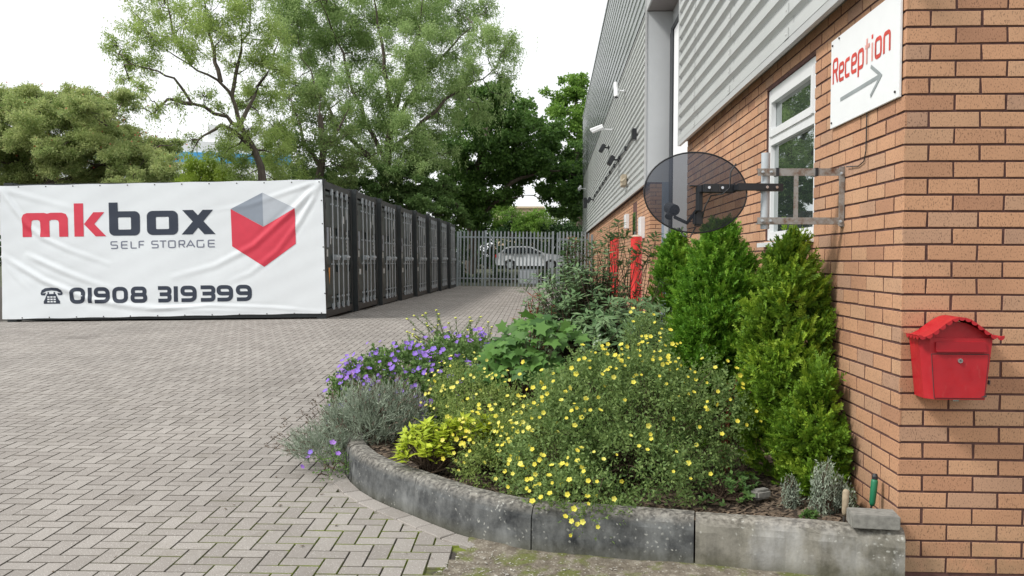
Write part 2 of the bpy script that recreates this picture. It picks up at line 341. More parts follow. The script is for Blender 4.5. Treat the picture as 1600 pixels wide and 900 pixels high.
def fast(name, V, Q, mat, parent=None, smooth=False, flank=None):       # big numpy meshes: V (n,3), Q (m,k)
    me = bpy.data.meshes.new(name); V = np.asarray(V, np.float32); Q = np.asarray(Q, np.int32)
    m, k = Q.shape
    me.vertices.add(len(V)); me.vertices.foreach_set('co', V.ravel())
    me.loops.add(m*k); me.loops.foreach_set('vertex_index', Q.ravel())
    me.polygons.add(m); me.polygons.foreach_set('loop_start', np.arange(0, m*k, k, dtype=np.int32))
    me.polygons.foreach_set('use_smooth', np.full(m, smooth, bool))
    me.update(calc_edges=True); me.validate()
    me.materials.append(MT[mat])
    if flank is not None: me.materials.append(MT[flank[0]]); me.polygons.foreach_set('material_index', flank[1])
    return link(bpy.data.objects.new(name, me), parent)
def copy_tree(o, parent=None):
    c = o.copy(); COL.objects.link(c)
    if parent is not None: c.parent = parent
    for ch in list(o.children): copy_tree(ch, c)
    return c
def part(m, name, parent, **k): return m.build(name, parent, **k)

# ------------------------------------------------------------------ terrain
def g(x, y):
    x = np.asarray(x, float); y = np.asarray(y, float)
    t = np.clip((y-4.0)/11.5, 0, 1); t = t*t*(3-2*t)*.35+t*.65
    cross = np.where(x < -4.2, .0156*(x+4.2), -.008*(x+4.2)); cross = np.clip(cross, -.12, .05)
    return t*(.345+cross)
def terr(x, y):
    z = g(x, y)-.02
    out = np.clip((np.asarray(y, float)-44)/9, 0, 1)
    return z*(1-out)+.86*out
def grid(name, xs, ys, fz, mat, mask=None):
    X, Y = np.meshgrid(xs, ys); Z = fz(X, Y); V = np.stack([X, Y, Z], -1).reshape(-1, 3)
    nx, ny = len(xs), len(ys); i = np.arange(ny-1)[:, None]*nx+np.arange(nx-1)[None]
    Q = np.stack([i, i+1, i+nx+1, i+nx], -1)
    if mask is not None:
        cx = (X[:-1, :-1]+X[1:, 1:])/2; cy = (Y[:-1, :-1]+Y[1:, 1:])/2; Q = Q[mask(cx, cy)]
    return fast(name, V, Q.reshape(-1, 4), mat, smooth=True)
xs = np.unique(np.concatenate([np.linspace(-600, -40, 15), np.arange(-40, 20, 1.), np.linspace(20, 600, 16)]))
ys = np.unique(np.concatenate([np.linspace(-300, -10, 10), np.arange(-10, 70, 1.), np.linspace(70, 900, 16)]))
meta(grid('ground', xs, ys, terr, 'ground'), kind='structure')
KP = [(1.575, 3.865), (1.15, 3.965), (.674, 4.05), (.28, 4.125), (-.096, 4.2), (-.45, 4.42), (-.766, 4.74), (-1.0, 4.98), (-1.19, 5.24), (-1.36, 5.62), (-1.45, 6.1), (-1.45, 6.7), (-1.36, 7.4), (-1.12, 8.2), (-.7, 9.0), (-.1, 9.7), (.7, 10.2), (1.57, 10.36)]
def catmull(P, n=8):
    P = [Vector(p) for p in P]; out = []
    for i in range(len(P)-1):
        p0, p1, p2, p3 = P[max(i-1, 0)], P[i], P[i+1], P[min(i+2, len(P)-1)]
        for k in range(n):
            t = k/n; out.append(.5*((2*p1)+(p2-p0)*t+(2*p0-5*p1+4*p2-p3)*t*t+(3*p1-p0-3*p2+p3)*t**3))
    out.append(P[-1]); return out
KC = catmull([(x, y, 0) for x, y in KP], 8)
KA = np.array([(p.x, p.y) for p in KC])
POLY = np.vstack([KA, [[1.6, 10.36], [1.6, 3.865]]])
def inpoly(x, y, P=POLY):
    x = np.asarray(x, float); y = np.asarray(y, float); r = np.zeros(x.shape, bool); n = len(P)
    for i in range(n):
        x1, y1 = P[i]; x2, y2 = P[(i+1) % n]
        if y1 == y2: continue
        c = ((y1 > y) != (y2 > y)) & (x < (x2-x1)*(y-y1)/(y2-y1)+x1); r ^= c
    return r
def dkerb(x, y):
    x = np.asarray(x, float); y = np.asarray(y, float); d = np.full(x.shape, 99.)
    for i in range(len(KA)-1):
        a = KA[i]; b = KA[i+1]; ab = b-a; t = np.clip(((x-a[0])*ab[0]+(y-a[1])*ab[1])/(ab@ab), 0, 1)
        d = np.minimum(d, np.hypot(x-a[0]-ab[0]*t, y-a[1]-ab[1]*t))
    return d
def dirt_zone(x, y):   # right of the ragged end of the blocks, in front of the kerb
    return (x > -.42-(4.3-y)*.28) & (y < 4.6) & (x < 4.5)
YARD = lambda x, y: (x > -24) & (x < 2.6) & (y < 37.4)
meta(grid('jointing_sand', np.arange(-24, 3.01, .5), np.arange(-4, 37.6, .5), lambda x, y: g(x, y)-.011, 'joint'), kind='structure')
# herringbone block paving, each block a chamfered top
def paving():
    bl = []
    A = .1; R = math.radians(1.2); ca, sa = math.cos(R), math.sin(R)
    for i in range(-330, 60):
        for j in range(-40, 400):
            k = (i-j) % 4
            if k == 0: u0, v0, u1, v1 = i, j, i+2, j+1        # along X
            elif k == 2+1: u0, v0, u1, v1 = i, j, i+1, j+2    # along Y
            else: continue
            cx = (u0+u1)/2*A; cy = (v0+v1)/2*A
            X = cx*ca-cy*sa; Y = cx*sa+cy*ca
            bl.append((X, Y, (u1-u0)*A/2, (v1-v0)*A/2))
    B = np.array(bl); X, Y = B[:, 0], B[:, 1]
    k = (X > -.78*np.maximum(Y, 0)-2.2) & (X < 2.3) & (Y > .6) & (Y < 37.3)
    k &= ~((Y > 11) & (X > 1.9)) & ~((Y > 15.9) & (X < -5.2)) & ~((Y < 3.9) & (X > 1.5)) & ~(Y < -X*.0+1.2)
    k &= ~((Y > 16.3) & (X < -4.15-.02*0)) | (Y < 15.7) & (X > -13)
    k &= ~(X > 1.55) | (Y > 10.3)
    B = B[k]; X, Y = B[:, 0], B[:, 1]
    ip = inpoly(X, Y); dk = dkerb(X, Y); k = ~ip & ~((dk < .06) & (Y < 9.5)) & ~dirt_zone(X, Y) & (dk > .05)
    B = B[k]; n = len(B); gap = .0023; ch = .0028
    hx = B[:, 2]-gap; hy = B[:, 3]-gap
    sx = np.array([-1, 1, 1, -1.]); sy = np.array([-1, -1, 1, 1.])
    V = np.zeros((n, 12, 3)); tilt = rng.normal(0, .0022, (n, 2)); dz = rng.normal(0, .0006, n)
    for r, (ins, z) in enumerate(((0, -.03), (0, -.005), (ch, 0.))):
        lx = sx[None]*(hx[:, None]-ins); ly = sy[None]*(hy[:, None]-ins)
        gx = B[:, :1]+lx*ca-ly*sa; gy = B[:, 1:2]+lx*sa+ly*ca
        V[:, r*4:r*4+4, 0] = gx; V[:, r*4:r*4+4, 1] = gy
        V[:, r*4:r*4+4, 2] = g(gx, gy)+z+dz[:, None]+tilt[:, :1]*lx+tilt[:, 1:]*ly
    q = [(8, 9, 10, 11)]
    for a in range(4):
        b = (a+1) % 4; q += [(a, b, 4+b, 4+a), (4+a, 4+b, 8+b, 8+a)]
    Q = (np.arange(n)[:, None, None]*12+np.array(q)[None]).reshape(-1, 4)
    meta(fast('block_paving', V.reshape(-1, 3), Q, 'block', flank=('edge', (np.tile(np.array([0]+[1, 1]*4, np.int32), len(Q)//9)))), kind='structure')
paving()
def edge_course():     # soldier blocks that follow the kerb
    m = MB(); s = 0; L_ = 0; pts = []
    P = [p for p in KC if True]
    seg = 0; acc = 0
    cum = [0]
    for a, b in zip(P[:-1], P[1:]): cum.append(cum[-1]+(b-a).length)
    def pt(d):
        for i in range(len(cum)-1):
            if cum[i+1] >= d: t = (d-cum[i])/(cum[i+1]-cum[i]); return P[i].lerp(P[i+1], t), (P[i+1]-P[i]).normalized()
        return P[-1], (P[-1]-P[-2]).normalized()
    d = 1.98
    while d < 7.6:
        ln = .2; a, ta = pt(d+.003); b, tb = pt(d+ln-.003)
        na = Vector((ta.y, -ta.x, 0))*-1; nb = Vector((tb.y, -tb.x, 0))*-1
        if na.dot(Vector((-.2, -1, 0))) < 0 and d < 4: pass
        def outv(n, p): return n if not bool(inpoly(np.array([p.x+n.x*.05]), np.array([p.y+n.y*.05]))[0]) else -n
        na = outv(na, a); nb = outv(nb, b)
        q = [a+na*.006, b+nb*.006, b+nb*.108, a+na*.108]; c = sum(q, Vector())/4; jz = random.gauss(0, .0015)
        V = []
        for ins, z in ((0, -.03), (0, .005), (.005, .009)):
            for p in q:
                p2 = p+(c-p).normalized()*ins; V.append((p2.x, p2.y, float(g(p2.x, p2.y))+z+jz))
        Fc = [(8, 9, 10, 11)]
        for i in range(4):
            j = (i+1) % 4; Fc += [(i, j, 4+j, 4+i), (4+i, 4+j, 8+j, 8+i)]
        m.add(V, Fc, 'block'); d += ln
    meta(m.build('edge_course_paving'), kind='structure')
edge_course()
def vnoise(x, y, s, seed=0):
    r = np.random.default_rng(seed); z = 0
    for k in range(5):
        a = r.uniform(0, 2*PI); f = s*1.8**k; z = z+np.sin(x*f*math.cos(a)+y*f*math.sin(a)+r.uniform(0, 6))*np.sin(-x*f*math.sin(a)*.8+y*f*math.cos(a)+r.uniform(0, 6))/1.5**k
    return z
meta(grid('dirt_patch', np.arange(-.9, 4.6, .04), np.arange(1.5, 4.7, .04), lambda x, y: g(x, y)+.0+.006*vnoise(x, y, 6, 3)+.014*np.exp(-(dkerb(x, y)/.12)**2), 'dirt', lambda x, y: dirt_zone(x, y) & (y < 4.45)), kind='structure')
SOILZ = lambda x, y: .185+.014*vnoise(x, y, 5, 5)+.3*g(x, y)+.05*np.clip((1.6-x), 0, 1)*0
meta(grid('soil', np.arange(-1.6, 1.62, .04), np.arange(3.8, 10.5, .04), SOILZ, 'soil', lambda x, y: inpoly(x, y) & (dkerb(x, y) > .05)), kind='structure')
def chips(name, mat, pts, smin, smax, flat=.35):
    n = len(pts); c = np.array([(-1, -1, 0), (1, -1, 0), (1, 1, 0), (-1, 1, 0), (0, 0, 1), (0, 0, -1.)])
    V = []; s = rng.uniform(smin, smax, (n, 1, 1)); sc = np.stack([rng.uniform(.6, 1.4, n), rng.uniform(.25, .8, n), rng.uniform(.15, flat, n)], -1)[:, None]
    a = rng.uniform(0, 2*PI, n); p = c[None]*s*sc; t = rng.normal(0, .3, n)
    x = p[..., 0]*np.cos(a)[:, None]-p[..., 1]*np.sin(a)[:, None]; y = p[..., 0]*np.sin(a)[:, None]+p[..., 1]*np.cos(a)[:, None]; z = p[..., 2]+x*t[:, None]
    V = np.stack([x, y, z], -1)+np.array(pts)[:, None]
    q = np.array([(0, 1, 4), (1, 2, 4), (2, 3, 4), (3, 0, 4), (1, 0, 5), (2, 1, 5), (3, 2, 5), (0, 3, 5)])
    Q = (np.arange(n)[:, None, None]*6+q[None]).reshape(-1, 3)
    return meta(fast(name, V.reshape(-1, 3), Q, mat), kind='stuff')
x = rng.uniform(-1.5, 1.55, 16000); y = 3.95+rng.beta(1, 2, 16000)*5; k = inpoly(x, y) & (dkerb(x, y) > .13); x, y = x[k], y[k]
meta(chips('wood_chips', 'chips', np.stack([x, y, SOILZ(x, y)+.004], -1), .004, .022), 'brown wood chips and bark scattered over the dark bed soil', 'mulch')
x = rng.uniform(-.8, 2.5, 3500); y = rng.uniform(2.8, 4.3, 3500); k = dirt_zone(x, y) & ~inpoly(x, y) & (dkerb(x, y) > .01) & ~((x > 1.5) & (y > 3.9)); x, y = x[k], y[k]
meta(chips('gravel', 'pebble', np.stack([x, y, g(x, y)+.006], -1), .001, .008, .7), 'small pale stones and grit on the bare dirt before the kerb', 'gravel')

x = rng.uniform(-5, 1.2, 1500); y = rng.uniform(2.2, 16, 1500); k = ~inpoly(x, y) & ((dkerb(x, y) < .25+rng.random(1500)*.9) | (rng.random(1500) < .03)); x, y = x[k], y[k]
meta(chips('fallen_debris', 'chips', np.stack([x, y, g(x, y)+.006], -1), .003, .012), 'brown scraps of leaf and twig scattered on the paving near the bed', 'leaf litter')
# ------------------------------------------------------------------ kerb
def kerb():
    t = thing('planter_kerb', 'curved raised concrete kerb of blackened stones edging the flower bed', 'kerb', (0, 0, 0))
    cum = [0]
    for a, b in zip(KC[:-1], KC[1:]): cum.append(cum[-1]+(b-a).length)
    def pt(d):
        for i in range(len(cum)-1):
            if cum[i+1] >= d-1e-9: u = (d-cum[i])/(cum[i+1]-cum[i]); return KC[i].lerp(KC[i+1], u), (KC[min(i+2, len(KC)-1)]-KC[max(i-1, 0)]).normalized()
        return KC[-1], (KC[-1]-KC[-2]).normalized()
    i1 = min(range(len(KC)), key=lambda i: (KC[i]-Vector((.674, 4.05, 0))).length); j1 = cum[i1]
    i2 = min(range(len(KC)), key=lambda i: (KC[i]-Vector((-.096, 4.2, 0))).length); j2 = cum[i2]
    i3 = min(range(len(KC)), key=lambda i: (KC[i]-Vector((-.766, 4.74, 0))).length); j3 = cum[i3]
    js = [0, j1, j2, j3, j3+.95]
    while js[-1]+.8 < cum[-1]: js.append(js[-1]+.78)
    js[-1] = cum[-1]
    prof = [(0.004, -.06), (0, .0), (.004, .175), (.010, .205), (.022, .226), (.042, .238), (.07, .241), (.115, .240), (.125, .232), (.128, .15), (.128, -.06)]
    for si, (a, b) in enumerate(zip(js[:-1], js[1:])):
        m = MB(); n = max(5, int((b-a)/.05)); V = []; dz = random.gauss(0, .0025); dn = random.gauss(0, .002)
        for i in range(n+1):
            d = a+.004+(b-a-.008)*i/n; p, tg = pt(d); nn = Vector((-tg.y, tg.x, 0))
            if not bool(inpoly(np.array([p.x+nn.x*.1]), np.array([p.y+nn.y*.1]))[0]) and i not in (0, n) or nn.dot(Vector((.3, 7, 0))-Vector((p.x, p.y, 0))) < 0: nn = -nn
            e = .003 if i in (0, n) else 0
            gz = float(g(p.x, p.y))
            for k, (o, z) in enumerate(prof):
                wob = .0025*math.sin(d*23+k*1.7)+.002*math.sin(d*61+k)
                if k in (3, 4, 5) and random.random() < .06: wob += .006
                zz = z-dz-(e if k in (3, 4, 5, 6, 7) else 0)+(gz*.25 if z > .1 else 0)
                V.append(p+nn*(o+wob+dn+(e if k in (1, 2, 3) else 0))+Vector((0, 0, zz)))
        K = len(prof)
        Fc = [(i*K+k, i*K+k+1, (i+1)*K+k+1, (i+1)*K+k) for i in range(n) for k in range(K-1)]+[tuple(range(K)), tuple(n*K+k for k in range(K-1, -1, -1))]
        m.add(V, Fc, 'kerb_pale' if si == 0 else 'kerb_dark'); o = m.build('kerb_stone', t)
        if si == 0: o['label'] = 'paler grey kerb stone spotted with lichen'
kerb()
t = MB(); t.box((1.46, 3.957, .277), (.205, .125, .062), 'concrete', Matrix.Rotation(-.12, 3, 'Z'), bev=.004)
meta(t.build('paving_brick'), 'loose grey paving brick lying on the kerb end against the brick corner', 'paving brick')

# ------------------------------------------------------------------ building
X0, Y0 = 1.582, 3.99
bld = thing('warehouse', 'brick and grey corrugated metal industrial unit with set back entrance', 'building', (X0, Y0, 0))
def loc(m, name, parent=bld, **k):
    o = m.build(name, parent, **k)
    if parent is bld: o.location = (-X0, -Y0, 0)
    return o
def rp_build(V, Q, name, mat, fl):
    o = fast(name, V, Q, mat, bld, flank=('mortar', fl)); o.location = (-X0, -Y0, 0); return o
def bricks(name, axis, plane, u0, u1, z0, z1, holes=(), phase=0, sgn=-1, skipc=0):
    """bricks on plane (axis 0: X=plane running along Y ; axis 1: Y=plane running along X), outward = sgn"""
    out = []; k0 = int(round(z0/.075)); nz = int(round((z1-z0)/.075))
    for c in range(nz):
        za = z0+c*.075; off = 0 if (c+k0+phase) % 2 == 0 else .1125
        u = u0-off if True else u0
        while u < u1:
            a, b = max(u, u0), min(u+.215, u1); 
            if axis == 0 and off and a == u0: pass
            if b-a > .02:
                segs = [(a, b)]
                for (h0, h1, hz0, hz1) in holes:
                    if za+.0325 > hz0 and za+.0325 < hz1:
                        ns = []
                        for (p, q) in segs:
                            if q <= h0 or p >= h1: ns.append((p, q))
                            else:
                                if h0-p > .01: ns.append((p, h0))
                                if q-h1 > .01: ns.append((h1, q))
                        segs = ns
                out += [(p, q, za, za+.065) for p, q in segs]
            u += .225
    B = np.array(out); n = len(B); ch = .0018; dep = .006
    jit = rng.normal(0, .0006, n); rt = rng.normal(0, .0012, n)
    V = np.zeros((n, 12, 3)); 
    us = np.stack([B[:, 0], B[:, 1], B[:, 1], B[:, 0]], 1); zs = np.stack([B[:, 2], B[:, 2], B[:, 3], B[:, 3]], 1)
    us = us+rng.normal(0, .0012, us.shape); zs = zs+rng.normal(0, .0008, zs.shape)
    cu = (B[:, :1]+B[:, 1:2])/2; cz = (B[:, 2:3]+B[:, 3:4])/2
    for r, (ins, o) in enumerate(((0, -dep-.004), (0, -ch), (ch, 0))):
        U = us-np.sign(us-cu)*ins; Z = zs-np.sign(zs-cz)*ins; W = plane+sgn*(o+jit[:, None])*np.ones_like(U)+rt[:, None]*(U-cu)*.3
        if axis == 0: V[:, r*4:r*4+4] = np.stack([W, U, Z], -1)
        else: V[:, r*4:r*4+4] = np.stack([U, W, Z], -1)
    q = [(8, 9, 10, 11)]
    for a in range(4):
        b = (a+1) % 4; q += [(a, b, 4+b, 4+a), (4+a, 4+b, 8+b, 8+a)]
    Q = (np.arange(n)[:, None, None]*12+np.array(q)[None]).reshape(-1, 4)
    fl = np.tile(np.array([0]+[1, 0]*4, np.int32), (n, 1)); fl[B[:, 0] <= u0+1e-6, 7:9] = 0  # flanks take mortar colour: smeared edges, plus the joints' shade painted in
    return V.reshape(-1, 3), Q, fl.ravel()
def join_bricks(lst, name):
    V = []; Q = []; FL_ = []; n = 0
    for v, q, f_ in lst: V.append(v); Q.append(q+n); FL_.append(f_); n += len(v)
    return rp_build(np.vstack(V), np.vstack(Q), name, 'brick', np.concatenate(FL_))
ZB = .025; WT = 2.85
WIN = (5.34, 6.52, 1.565, 2.70)
zt = ZB+math.floor((WT-ZB)/.075)*.075
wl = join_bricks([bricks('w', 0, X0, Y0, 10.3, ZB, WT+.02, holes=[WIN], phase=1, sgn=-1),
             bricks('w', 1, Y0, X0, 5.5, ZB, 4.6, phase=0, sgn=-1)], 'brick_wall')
# corner bricks turn the corner: cores a few mm behind brick faces carry the mortar colour
m = MB(); i_ = .0055
m.b6(X0+i_, 2.0, Y0+i_, WIN[0], -.3, WT, 'mortar'); m.b6(X0+i_, 2.0, WIN[1], 10.3-.01, -.3, WT, 'mortar')
m.b6(X0+i_, 2.0, WIN[0], WIN[1], -.3, WIN[2], 'mortar'); m.b6(X0+i_, 2.0, WIN[0], WIN[1], WIN[3], WT, 'mortar'); m.b6(2.0, 5.5, Y0+i_, 4.4, -.3, 4.6, 'mortar')
m.b6(X0+i_, 2.0, Y0+i_, 4.4, WT, 4.6, 'mortar')
loc(m, 'mortar_core')
# near cladding (profile in z extruded along Y)
def clad(z0, z1, pitch, depth, xo, ya, yb, mat, name, axis=0, seams=()):
    prof = []; z = z0
    while z < z1-1e-6:
        for a, d in ((0, 0), (.40, 0), (.52, 1), (.88, 1)):
            zz = z+a*pitch
            if zz < z1: prof.append((xo+d*depth, zz))
        z += pitch
    prof.append((xo, z1)); m = MB(); n = max(1, int((yb-ya)/6)); V = []
    ysl = [ya+(yb-ya)*i/n for i in range(n+1)]
    for yy in ysl:
        for (a, b) in prof: V.append((a, yy, b) if axis == 0 else (yy, a, b))
    K = len(prof); Fc = [(i*K+k, i*K+k+1, (i+1)*K+k+1, (i+1)*K+k) for i in range(n) for k in range(K-1)]
    m.add(V, Fc, mat)
    for sy in seams:         # overlapping sheet ends with a line of fixings
        for k in range(0, K-1):
            if prof[k][0] == xo and k+1 < K and prof[k+1][0] == xo and prof[k+1][1]-prof[k][1] > .03:
                zc = (prof[k][1]+prof[k+1][1])/2; m.ball((xo-.002, sy, zc), .011, 'flash', 6, 4, (.5, 1, 1))
        V = [(a-.0025, yy, b) for yy in (sy-.05, sy+.05) for a, b in prof]; m.add(V, [(k, k+1, K+k+1, K+k) for k in range(K-1)], mat)
    return m
XC = 1.476
loc(clad(WT, 9.2, .152, .032, XC, 3.86, 10.3, 'clad', 'c', seams=(5.6, 7.4, 9.2)), 'cladding')
m = MB(); m.b6(XC+.002, XC+.034, 3.86, 10.3, WT-.05, WT-.001, 'flash'); m.b6(XC-.004, XC+.036, 10.3, 10.335, WT-.05, 9.2, 'flash'); loc(m, 'cladding_trim')
m = MB(); m.b6(XC+.036, X0+.012, Y0-.1, 10.3, WT+.002, WT+.02, 'soffit'); loc(m, 'soffit')
m = MB(); m.b6(XC+.036, 5.5, Y0+.3, 10.29, WT+.03, 9.15, 'soffit'); m.b6(XC+.036, 5.5, 3.9, Y0+.3, 4.65, 9.15, 'soffit'); loc(m, 'inner_wall')
fc = clad(4.62, 9.2, .152, .032, 3.86, XC, 5.5, 'clad', 'c', axis=1); loc(fc, 'cladding')
m = MB(); m.b6(XC+.034, 5.5, 3.862, 3.895, 4.57, 4.618, 'flash'); loc(m, 'cladding_trim')
m = MB(); m.b6(XC-.01, 60, 3.8, 60, 9.2, 9.32, 'flash'); 
m = MB(); m.b6(XC-.02, 6, 3.82, 10.4, 9.2, 9.34, 'flash'); loc(m, 'roof_trim')
# end return of near block and recess
m = MB(); m.b6(2.0, 5.5, 9.9, 10.29, 0, WT, 'mortar'); m.b6(2.19, 2.35, 10.3, 16.1, -.1, 9.2, 'endpanel'); loc(m, 'recess_wall')
XF, XB, YF, YE = 1.69, 1.8, 16.1, 49.
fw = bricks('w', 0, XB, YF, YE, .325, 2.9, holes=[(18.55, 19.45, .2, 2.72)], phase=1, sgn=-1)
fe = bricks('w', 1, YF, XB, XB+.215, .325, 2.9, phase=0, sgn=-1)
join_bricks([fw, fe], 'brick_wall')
m = MB(); m.b6(XB+.0055, 5.5, YF+.0055, YE, 0, 2.9, 'mortar'); loc(m, 'mortar_core')
m = MB(); m.b6(XB+.215, 2.19, YF-.03, YF+.005, .1, 2.9, 'bluegrey'); m.b6(XB+.26, 2.15, YF-.045, YF-.031, 1.35, 2.5, 'endpanel'); loc(m, 'entrance_panel')
m = MB(); m.b6(2.135, 2.185, 15.72, 16.06, .2, 5.6, 'darkframe'); m.b6(2.14, 2.185, 10.4, 16.0, 5.6, 5.68, 'darkframe'); loc(m, 'door_frame')
m = MB(); m.b6(2.16, 2.188, 10.4, 15.7, .25, 5.58, 'whitewall'); loc(m, 'shutter_door')
m = MB(); m.b6(XF, 2.19, YF, YF+.02, 2.9, 6.02, 'endpanel'); loc(m, 'end_panel')
m = MB(); m.b6(XF-.006, XF+.03, YF-.012, YF+.03, 2.86, 9.35, 'flash'); m.b6(XF-.002, XF+.032, YF+.03, YE, 2.86, 2.905, 'flash'); m.b6(XF+.004, XF+.034, YF+.03, YE, 5.98, 6.03, 'flash'); loc(m, 'cladding_trim')
m = MB(); m.b6(XF+.034, XB+.012, YF+.02, YE, 2.905, 2.92, 'soffit_brown'); loc(m, 'soffit')
loc(clad(2.9, 5.98, .14, .03, XF, YF+.03, YE, 'clad_far', 'c', seams=(19, 24, 29, 34, 39)), 'cladding')
loc(clad(6.03, 9.4, .24, .018, XF-.012, YF+.03, YE, 'clad_dark', 'c'), 'upper_cladding')
m = MB(); m.b6(XF+.036, 6, YF+.03, YE, 2.93, 9.35, 'soffit'); loc(m, 'inner_wall')
m = MB(); m.b6(XF-.03, 6, YF-.02, YE+.1, 9.4, 9.5, 'clad_dark'); loc(m, 'roof_trim')
m = MB(); m.b6(XF+.05, 2.6, 10.34, YF-.013, 6.06, 9.2, 'endpanel'); m.b6(XF+.02, XF+.048, 10.34, YF-.013, 6.03, 9.2, 'flash'); m.b6(XF+.05, 2.6, 10.34, YF-.013, 6.03, 6.058, 'soffit'); loc(m, 'overhead_panel')
# far door, meter boxes on far brick wall
d = MB(); d.b6(XB+.01, XB+.05, 18.56, 19.44, .3, 2.71, 'upvc'); dd = loc(d, 'door')
d = MB(); d.b6(XB-.02, XB+.01, 18.66, 19.34, 1.2, 2.5, 'glass'); o = d.build('door_pane', dd)
def wallbox(y, z, w, h, label, name='meter_box', mat='upvc', dx=.09, X=XB):
    d = MB(); d.b6(X-dx, X+.005, y-w/2, y+w/2, z-h/2, z+h/2, mat, bev=.008); d.b6(X-dx-.006, X-dx+.002, y-w/2+.03, y+w/2-.03, z-h/2+.03, z+h/2-.03, mat)
    meta(d.build(name), label, 'box')
wallbox(17.15, 2.1, .4, .42, 'white box on brick right of the white far door, nearest the pier corner')
wallbox(20.6, 2.38, .38, .34, 'small white box on brick beyond the white far door')
# window
def window():
    y0, y1, z0, z1 = WIN; x = 1.598; wm = MB(); fw = .062
    def fr(m, a, b, c, d, w, xa, xb):
        m.b6(xa, xb, a, a+w, c, d, 'upvc', bev=.004); m.b6(xa, xb, b-w, b, c, d, 'upvc', bev=.004); m.b6(xa+.0015, xb-.0015, a+w, b-w, c, c+w, 'upvc'); m.b6(xa+.0015, xb-.0015, a+w, b-w, d-w, d, 'upvc')
    fr(wm, y0+.003, y1-.003, z0+.03, z1-.003, fw, x, x+.07)
    wm.b6(x+.001, x+.069, y0+fw, y1-fw, 2.29, 2.355, 'upvc')
    win = loc(wm, 'window')
    sh = MB(); fr(sh, y0+fw-.006, y1-fw+.006, 2.349, z1-fw+.006, .05, x-.012, x+.03); sh.b6(x+.0, x+.03, y0+.09, y0+.12, 2.4, 2.6, 'upvc'); sh.build('frame', win)
    gm = MB(); gm.b6(x+.028, x+.036, y0+.1, y1-.1, 2.39, z1-.09, 'glass'); gm.build('pane', win)
    gm = MB(); gm.b6(x+.03, x+.038, y0+fw, y1-fw, z0+.09, 2.29, 'glass'); gm.build('pane', win)
    sm = MB(); sm.prism([(x+.06, z0+.028), (X0-.055, z0+.012), (X0-.055, z0-.018), (X0-.045, z0-.018), (X0-.045, z0-.002), (x+.06, z0-.002)], 1, y0-.02, y1+.02, 'upvc'); sm.build('sill', win)
    lm = MB(); lm.b6(X0+.012, x+.06, y0-.0, y0+.003, z0, z1, 'mortar'); 
    bk = MB(); bk.b6(x+.07, x+.35, y0, y1, z0, z1, 'darkframe'); bk.build('frame', win)
window()

# ------------------------------------------------------------------ lettering (ribbons)
def rounded(pts, r, closed=False, step=.03):
    P = [Vector((p[0], p[1])) for p in pts]; n = len(P); out = []
    for i in range(n):
        if not closed and i in (0, n-1): out.append(P[i]); continue
        a, b, c = P[i-1], P[i], P[(i+1) % n]; da = (a-b); dc = (c-b); rr = min(r, da.length*.48, dc.length*.48)
        if rr < 1e-5: out.append(b); continue
        p = b+da.normalized()*rr; q = b+dc.normalized()*rr
        for k in range(7):
            t = k/6; out.append(p*(1-t)**2+b*2*t*(1-t)+q*t*t)
    if closed: out.append(out[0].copy())
    res = [out[0]]
    for a, b in zip(out[:-1], out[1:]):
        k = max(1, int((b-a).length/step))
        for j in range(1, k+1): res.append(a.lerp(b, j/k))
    return res
def ribbon(m, pts, wv, wh, surf, mat, r=0, closed=False, step=.03, nx=2, lift=0):
    C = rounded(pts, r, closed, step); n = len(C); V = []
    for i, p in enumerate(C):
        if closed: a, b = C[i-1 if i > 0 else n-2], C[i+1 if i < n-1 else 1]
        else: a, b = C[max(i-1, 0)], C[min(i+1, n-1)]
        t = (b-a).normalized(); nn = Vector((-t.y, t.x)); mit = 1
        if 0 < i < n-1 or closed:
            t1 = (p-a).normalized() if (p-a).length > 1e-9 else t; c = abs(t.dot(t1)); mit = 1/max(c, .6)
        w = (wv*abs(t.y)+wh*abs(t.x))/(abs(t.x)+abs(t.y))*mit if wv != wh else wv*mit
        for k in range(nx+1): q = p+nn*w*(k/nx-.5); V.append(surf(q.x, q.y, lift))
    K = nx+1; m.add(V, [(i*K+k, i*K+k+1, (i+1)*K+k+1, (i+1)*K+k) for i in range(n-1) for k in range(nx)], mat)
def strip(m, A, B, surf, mat, step=.03, nx=3, lift=0):
    V = []; n = 0; pr = None; pts = []
    for i in range(len(A)-1):
        a0, a1, b0, b1 = Vector(A[i]), Vector(A[i+1]), Vector(B[i]), Vector(B[i+1])
        k = max(1, int(max((a1-a0).length, (b1-b0).length)/step))
        for j in range(k+(1 if i == len(A)-2 else 0)): pts.append((a0.lerp(a1, j/k), b0.lerp(b1, j/k)))
    for a, b in pts:
        for k in range(nx+1): q = a.lerp(b, k/nx); V.append(surf(q.x, q.y, lift))
    K = nx+1; m.add(V, [(i*K+k, i*K+k+1, (i+1)*K+k+1, (i+1)*K+k) for i in range(len(pts)-1) for k in range(nx)], mat)
def rrect(x0, x1, y0, y1, r, n=6):
    o = []
    for cx, cy, a in ((x1-r, y1-r, 0), (x0+r, y1-r, 90), (x0+r, y0+r, 180), (x1-r, y0+r, 270)):
        for k in range(n+1): t = math.radians(a+90*k/n); o.append((cx+r*math.cos(t), cy+r*math.sin(t)))
    o.append(o[0]); return o

